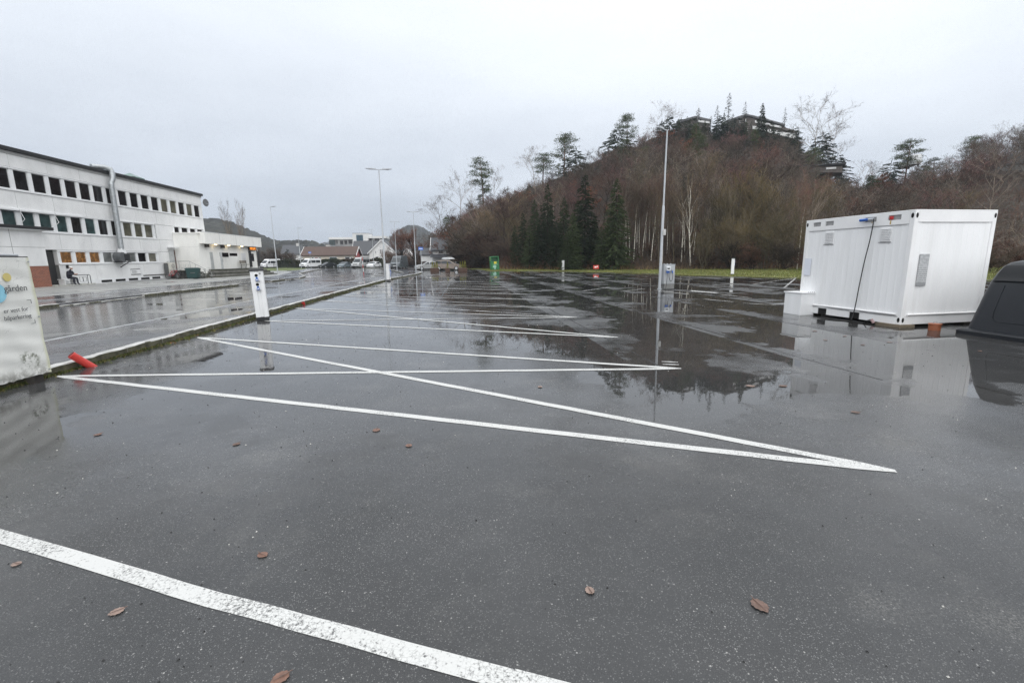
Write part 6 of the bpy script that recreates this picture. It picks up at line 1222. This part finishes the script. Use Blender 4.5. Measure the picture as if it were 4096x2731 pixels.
for i in range(26):                                              # evergreens scattered through the bare wood
    a = math.radians(random.uniform(-2, 50)); d0, R = float(foot(a)), float(ridge_r(a)); d = d0 + (R - d0) * random.uniform(.25, .97); x, y = d * math.sin(a), d * math.cos(a); used.append((x, y))
    pr = juni[0] if i % 3 else pines[i % 2]; H = min(random.uniform(3.5, 6) if i % 3 else random.uniform(6, 8), max(1.8, cap(x, y, .01)))
    plant(pr, x, y, H, 'dark evergreen bush among the bare trees on the hillside' if i % 3 else 'young pine among the bare trees on the hillside', 'evergreens scattered on the hillside')
# the wood itself
cand = []
_s0, _s1 = azel(2040, 1000)[0], azel(2490, 1000)[0]
while len(cand) < 265:
    a = math.radians(random.uniform(-5.5, 52)); t = random.uniform(.03, 1.06) ; d0, R = float(foot(a)), float(ridge_r(a)); d = d0 + (R - d0) * t; x, y = d * math.sin(a), d * math.cos(a)
    if _s0 < a < _s1 and t < .22: continue
    if all((x - u) ** 2 + (y - v) ** 2 > (3.6 + (d - 60) * .012) ** 2 for u, v in cand) and all((x - u) ** 2 + (y - v) ** 2 > 5 for u, v in used): cand.append((x, y))
for i, (x, y) in enumerate(cand):
    a = math.atan2(x, y); t = (math.hypot(x, y) - float(foot(a))) / (float(ridge_r(a)) - float(foot(a))); k = random.random()
    if t > .85: pr = oaks[i % 3] if k < .5 else reds[i % 3]; H = random.uniform(4, 7)
    elif k < .55: pr = reds[i % 3]; H = random.uniform(8, 12.5) * (1 - .3 * t)
    elif k < .88: pr = oaks[i % 3]; H = random.uniform(7.5, 11.5) * (1 - .3 * t)
    else: pr = beech[0] if k > .945 else willows[1]; H = random.uniform(5, 7.5)
    H = min(H, cap(x, y, random.uniform(-.03, .012)))
    if H < 1.6: pr = bushes[i % 2]; H = max(1.2, min(2.2, cap(x, y, .012)))
    plant(pr, x, y, H, {'bush': 'low brown bush on the crest of the wooded hill', 'bare_tree': '%s bare tree in the wood on the hillside' % pr['look'] if 'look' in pr else '', 'willow_scrub': 'pale-twigged scrub among the bare trees on the hillside', 'beech_tree': 'small russet-leaved tree among the bare trees on the hillside'}[pr['name']], {'bush': 'bushes on the crest', 'bare_tree': 'bare trees of the hillside wood', 'willow_scrub': 'pale scrub on the hillside', 'beech_tree': 'russet saplings on the hillside'}[pr['name']], wide=random.uniform(.95, 1.35))
# undergrowth: thin stems and leaf litter over the slope
def undergrowth(name, label, n, mat, h, w, seed, tmin=0, tmax=1.12):
    r = np.random.default_rng(seed); a = np.radians(r.uniform(-9, 54, n)); d0, R = foot(a), ridge_r(a); d = d0 + (R - d0) * r.uniform(tmin, tmax, n); x, y = d * np.sin(a), d * np.cos(a); P_ = np.stack([x, y, hz(x, y)], 1); D_ = r.normal(size=(n, 3)) * .55; D_[:, 2] = 1; D_ /= np.linalg.norm(D_, axis=1)[:, None]; L_ = h * r.uniform(.4, 1.4, n); W_ = np.full(n, w)
    Q = [ribbons(P_, D_, L_, W_, r)]
    for f in (.4, .65, .85): D2 = D_ + r.normal(size=D_.shape) * .6; D2 /= np.linalg.norm(D2, axis=1)[:, None]; Q.append(ribbons(P_ + D_ * (L_ * f)[:, None], D2, L_ * .5, W_ * .7, r))
    o = quads(name, np.concatenate(Q), mat); o['kind'] = 'stuff'; o['label'] = label; o['category'] = 'undergrowth'
undergrowth('undergrowth', 'tangle of bare brown stems covering the hillside', 16000, tw_brown, 1.6, .05, 1); undergrowth('undergrowth', 'reddish bare saplings covering the hillside', 10000, tw_red, 1.8, .05, 2); undergrowth('undergrowth', 'pale grey stems among the undergrowth', 9000, tw_grey, 2.6, .03, 3, 0, .9)
undergrowth('bracken', 'rust-brown bracken at the foot of the wood', 9000, tree_mat('bracken', (.13, .062, .028)), .8, .05, 4, -.02, .14)
# --- buildings on the hilltop
def hill_block(name, label, parts, R, loc):
    t = thing(name, label, 'building', loc)
    for nm, (x0, x1, y0, y1), mt, dep in parts:
        p, q = atR(x0, y1, R), atR(x1, y0, R); d = Vector((p.x, p.y, 0)).normalized(); u = Vector((q.x - p.x, q.y - p.y, 0)); L0 = Vector(loc)
        MB().prism([p - L0 + d * dep[0], p + u - L0 + d * dep[0], Vector((q.x, q.y, q.z)) - L0 + d * dep[0], Vector((p.x, p.y, q.z)) - L0 + d * dep[0]], d * (dep[1] - dep[0])).build(nm, mt, t)
    return t
def atR(x, y, R):
    a, e = azel(x, y); return Vector((R * math.sin(a), R * math.cos(a), CAM_H + R * e))
hb_grey = M('hill_house_grey', (.10, .10, .105), .6, var=.15); hb_brown = M('hill_house_brown', (.10, .085, .075), .7, var=.2); hb_white = M('hill_house_white', (.72, .72, .71), .5, var=.04)
o1 = atR(3050, 540, 158)
def tilted(t, nm, pts, R, mt, dep):
    L0 = t.location; P_ = [atR(x, y, R) - L0 for x, y in pts]; d = Vector((P_[0].x + L0.x, P_[0].y + L0.y, 0)).normalized(); MB().prism([p + d * dep[0] for p in P_], d * (dep[1] - dep[0])).build(nm, mt, t)
hb = thing('hilltop_house', 'long brown hilltop house with stepped flat roofs and white balcony bands', 'house', tuple(o1))
tilted(hb, 'wall', [(2915, 560), (3190, 575), (3190, 525), (3120, 505), (3000, 470), (2975, 468), (2915, 488)], 158, hb_brown, (0, 8))
tilted(hb, 'roof', [(2905, 490), (2960, 474), (2985, 464), (3015, 468), (3015, 462), (2985, 456), (2955, 465), (2905, 482)], 157.5, hb_grey, (0, 9))
tilted(hb, 'roof', [(3015, 470), (3140, 503), (3140, 496), (3015, 462)], 157.5, hb_grey, (0, 9))
tilted(hb, 'balcony', [(2962, 531), (2992, 523), (2992, 512), (2962, 520)], 157.2, hb_white, (0, .4)); tilted(hb, 'balcony', [(3010, 516), (3110, 537), (3110, 523), (3010, 503)], 157.2, hb_white, (0, .4)); tilted(hb, 'balcony', [(3112, 540), (3185, 555), (3185, 536), (3112, 526)], 157.1, hb_white, (0, .4))
tilted(hb, 'window_band', [(3020, 490), (3125, 513), (3125, 505), (3020, 482)], 157.3, hb_white, (0, .3)); tilted(hb, 'upper_balcony', [(3130, 518), (3185, 533), (3185, 526), (3130, 511)], 157.2, hb_brown, (0, 1))
tilted(hb, 'post', [(2958, 496), (2961, 496), (2961, 484), (2958, 484)], 157.2, hb_white, (0, .3)); tilted(hb, 'post', [(2982, 489), (2985, 489), (2985, 477), (2982, 477)], 157.2, hb_white, (0, .3))
o2 = atR(2760, 520, 160); h2 = thing('hilltop_house', 'grey-roofed hilltop house half hidden by a broad spruce', 'house', tuple(o2))
tilted(h2, 'wall', [(2720, 520), (2840, 520), (2840, 485), (2780, 472), (2720, 495)], 160, hb_brown, (0, 7)); tilted(h2, 'roof', [(2705, 494), (2782, 473), (2845, 487), (2845, 478), (2782, 464), (2705, 486)], 159.5, hb_grey, (0, 8)); tilted(h2, 'window_band', [(2790, 488), (2840, 494), (2840, 486), (2790, 480)], 159.6, hb_white, (0, .3))
fp = thing('flagpole', 'thin flagpole rising in front of the grey hilltop roof', 'flagpole', tuple(atR(2788, 530, 150))); MB().tube([(0, 0, 0), tuple(atR(2796, 408, 150) - atR(2788, 530, 150))], [.09, .05], 6).build('pole', sw, fp); MB().tube([(0, 0, -3), (0, 0, .3)], [.16, .14], 6).build('base', grey_steel, fp)
o3 = atR(3980, 690, 135); h3 = thing('hillside_house', 'grey-roofed house half hidden by bare trees on the right-hand slope', 'house', tuple(o3))
tilted(h3, 'wall', [(3870, 690), (4200, 680), (4200, 640), (3870, 672)], 135, hb_brown, (0, 8)); tilted(h3, 'roof', [(3840, 678), (4220, 640), (4220, 575), (3880, 655)], 134.5, hb_grey, (0, 9)); tilted(h3, 'window', [(3990, 685), (4200, 680), (4200, 655), (3990, 664)], 134.6, gl_pale, (0, .3))
o4 = atR(3290, 690, 128); h4 = thing('hillside_house', 'flat dark roof of a house between the trees on the right flank', 'house', tuple(o4))
tilted(h4, 'wall', [(3210, 690), (3370, 690), (3370, 665), (3210, 668)], 128, hb_brown, (0, 6)); tilted(h4, 'roof', [(3170, 668), (3385, 656), (3385, 650), (3170, 662)], 127.5, roof_b, (0, 8)); tilted(h4, 'window', [(3305, 678), (3345, 675), (3345, 668), (3305, 670)], 127.8, hb_white, (0, .3))
p = atR(3636, 672, 152); van('white van parked up on the ridge against the sky', (p.x, p.y, p.z), math.radians(70), pw)
# --- bare trees in the town
lind = proto('linden_tree', 'tree', 33, 8.3, bark_d, tw_red, spread=.42, n0=14, first=.28, twigs=7, twl=.8, nb=5, up=.9, r0=.32, lean=.2)
plant(lind, -12.9, 105, 8.6, 'leaning bare linden beside the large grey van', rz=2.2, wide=.95, z=0); plant(lind, -9.0, 98.5, 8.3, 'upright bare linden with reddish twigs by the blue parking sign', rz=.5, wide=.95, z=0)
pop = proto('poplar_tree', 'tree', 51, 16, bark, tw_grey, spread=.05, n0=16, first=.2, twigs=5, twl=.8, nb=4, up=1.4, r0=.2, lean=.01)
plant(pop, -52.8, 115, 15.9, 'bare columnar poplar rising behind the annex roof', 'poplars behind the annex', wide=.5, z=0); plant(pop, -50.3, 115, 15.9, 'bare columnar poplar rising behind the annex roof', 'poplars behind the annex', wide=.5, z=0)
for x, y, H in ((-62, 165, 6), (-58, 168, 5), (-66, 170, 7), (-52, 176, 5), (-75, 160, 6), (-80, 170, 7)): plant(bushes[int(x) % 2], x, y, H, 'brown garden bush behind the hedge', 'garden bushes behind the hedge', z=0, wide=1.2)
plant(juni[0], -60.5, 172, 6.0, 'dark evergreen shrub in front of the distant steep-roofed house', wide=.7, z=0); plant(juni[0], -50.5, 160, 7.0, 'evergreen shrub at the end of the cream bungalow', wide=.6, z=0)
for x, y in ((-60, 100), (-64, 110), (-72, 118), (-66, 122)): plant(bushes[0], x, y, 5.5, 'brown bush behind the annex', 'bushes behind the annex', z=0, wide=1.3)

# ------------------------------------------------------------------ damp air: far hills fade to blue-grey
hm = bpy.data.materials.new('haze_air'); hm.use_nodes = True; hn = hm.node_tree; hn.nodes.clear()
ho_ = hn.nodes.new('ShaderNodeOutputMaterial'); pv = hn.nodes.new('ShaderNodeVolumePrincipled'); pv.inputs['Color'].default_value = (.80, .87, .96, 1); pv.inputs['Density'].default_value = .00034; pv.inputs['Anisotropy'].default_value = .2
hn.links.new(pv.outputs[0], ho_.inputs['Volume'])
hzb = box(-4900, 4900, -500, 6400, -1.2, 110).build('haze', hm); hzb['kind'] = 'stuff'; hzb['label'] = 'thin blue-grey damp haze in the distance'; hzb['category'] = 'haze'
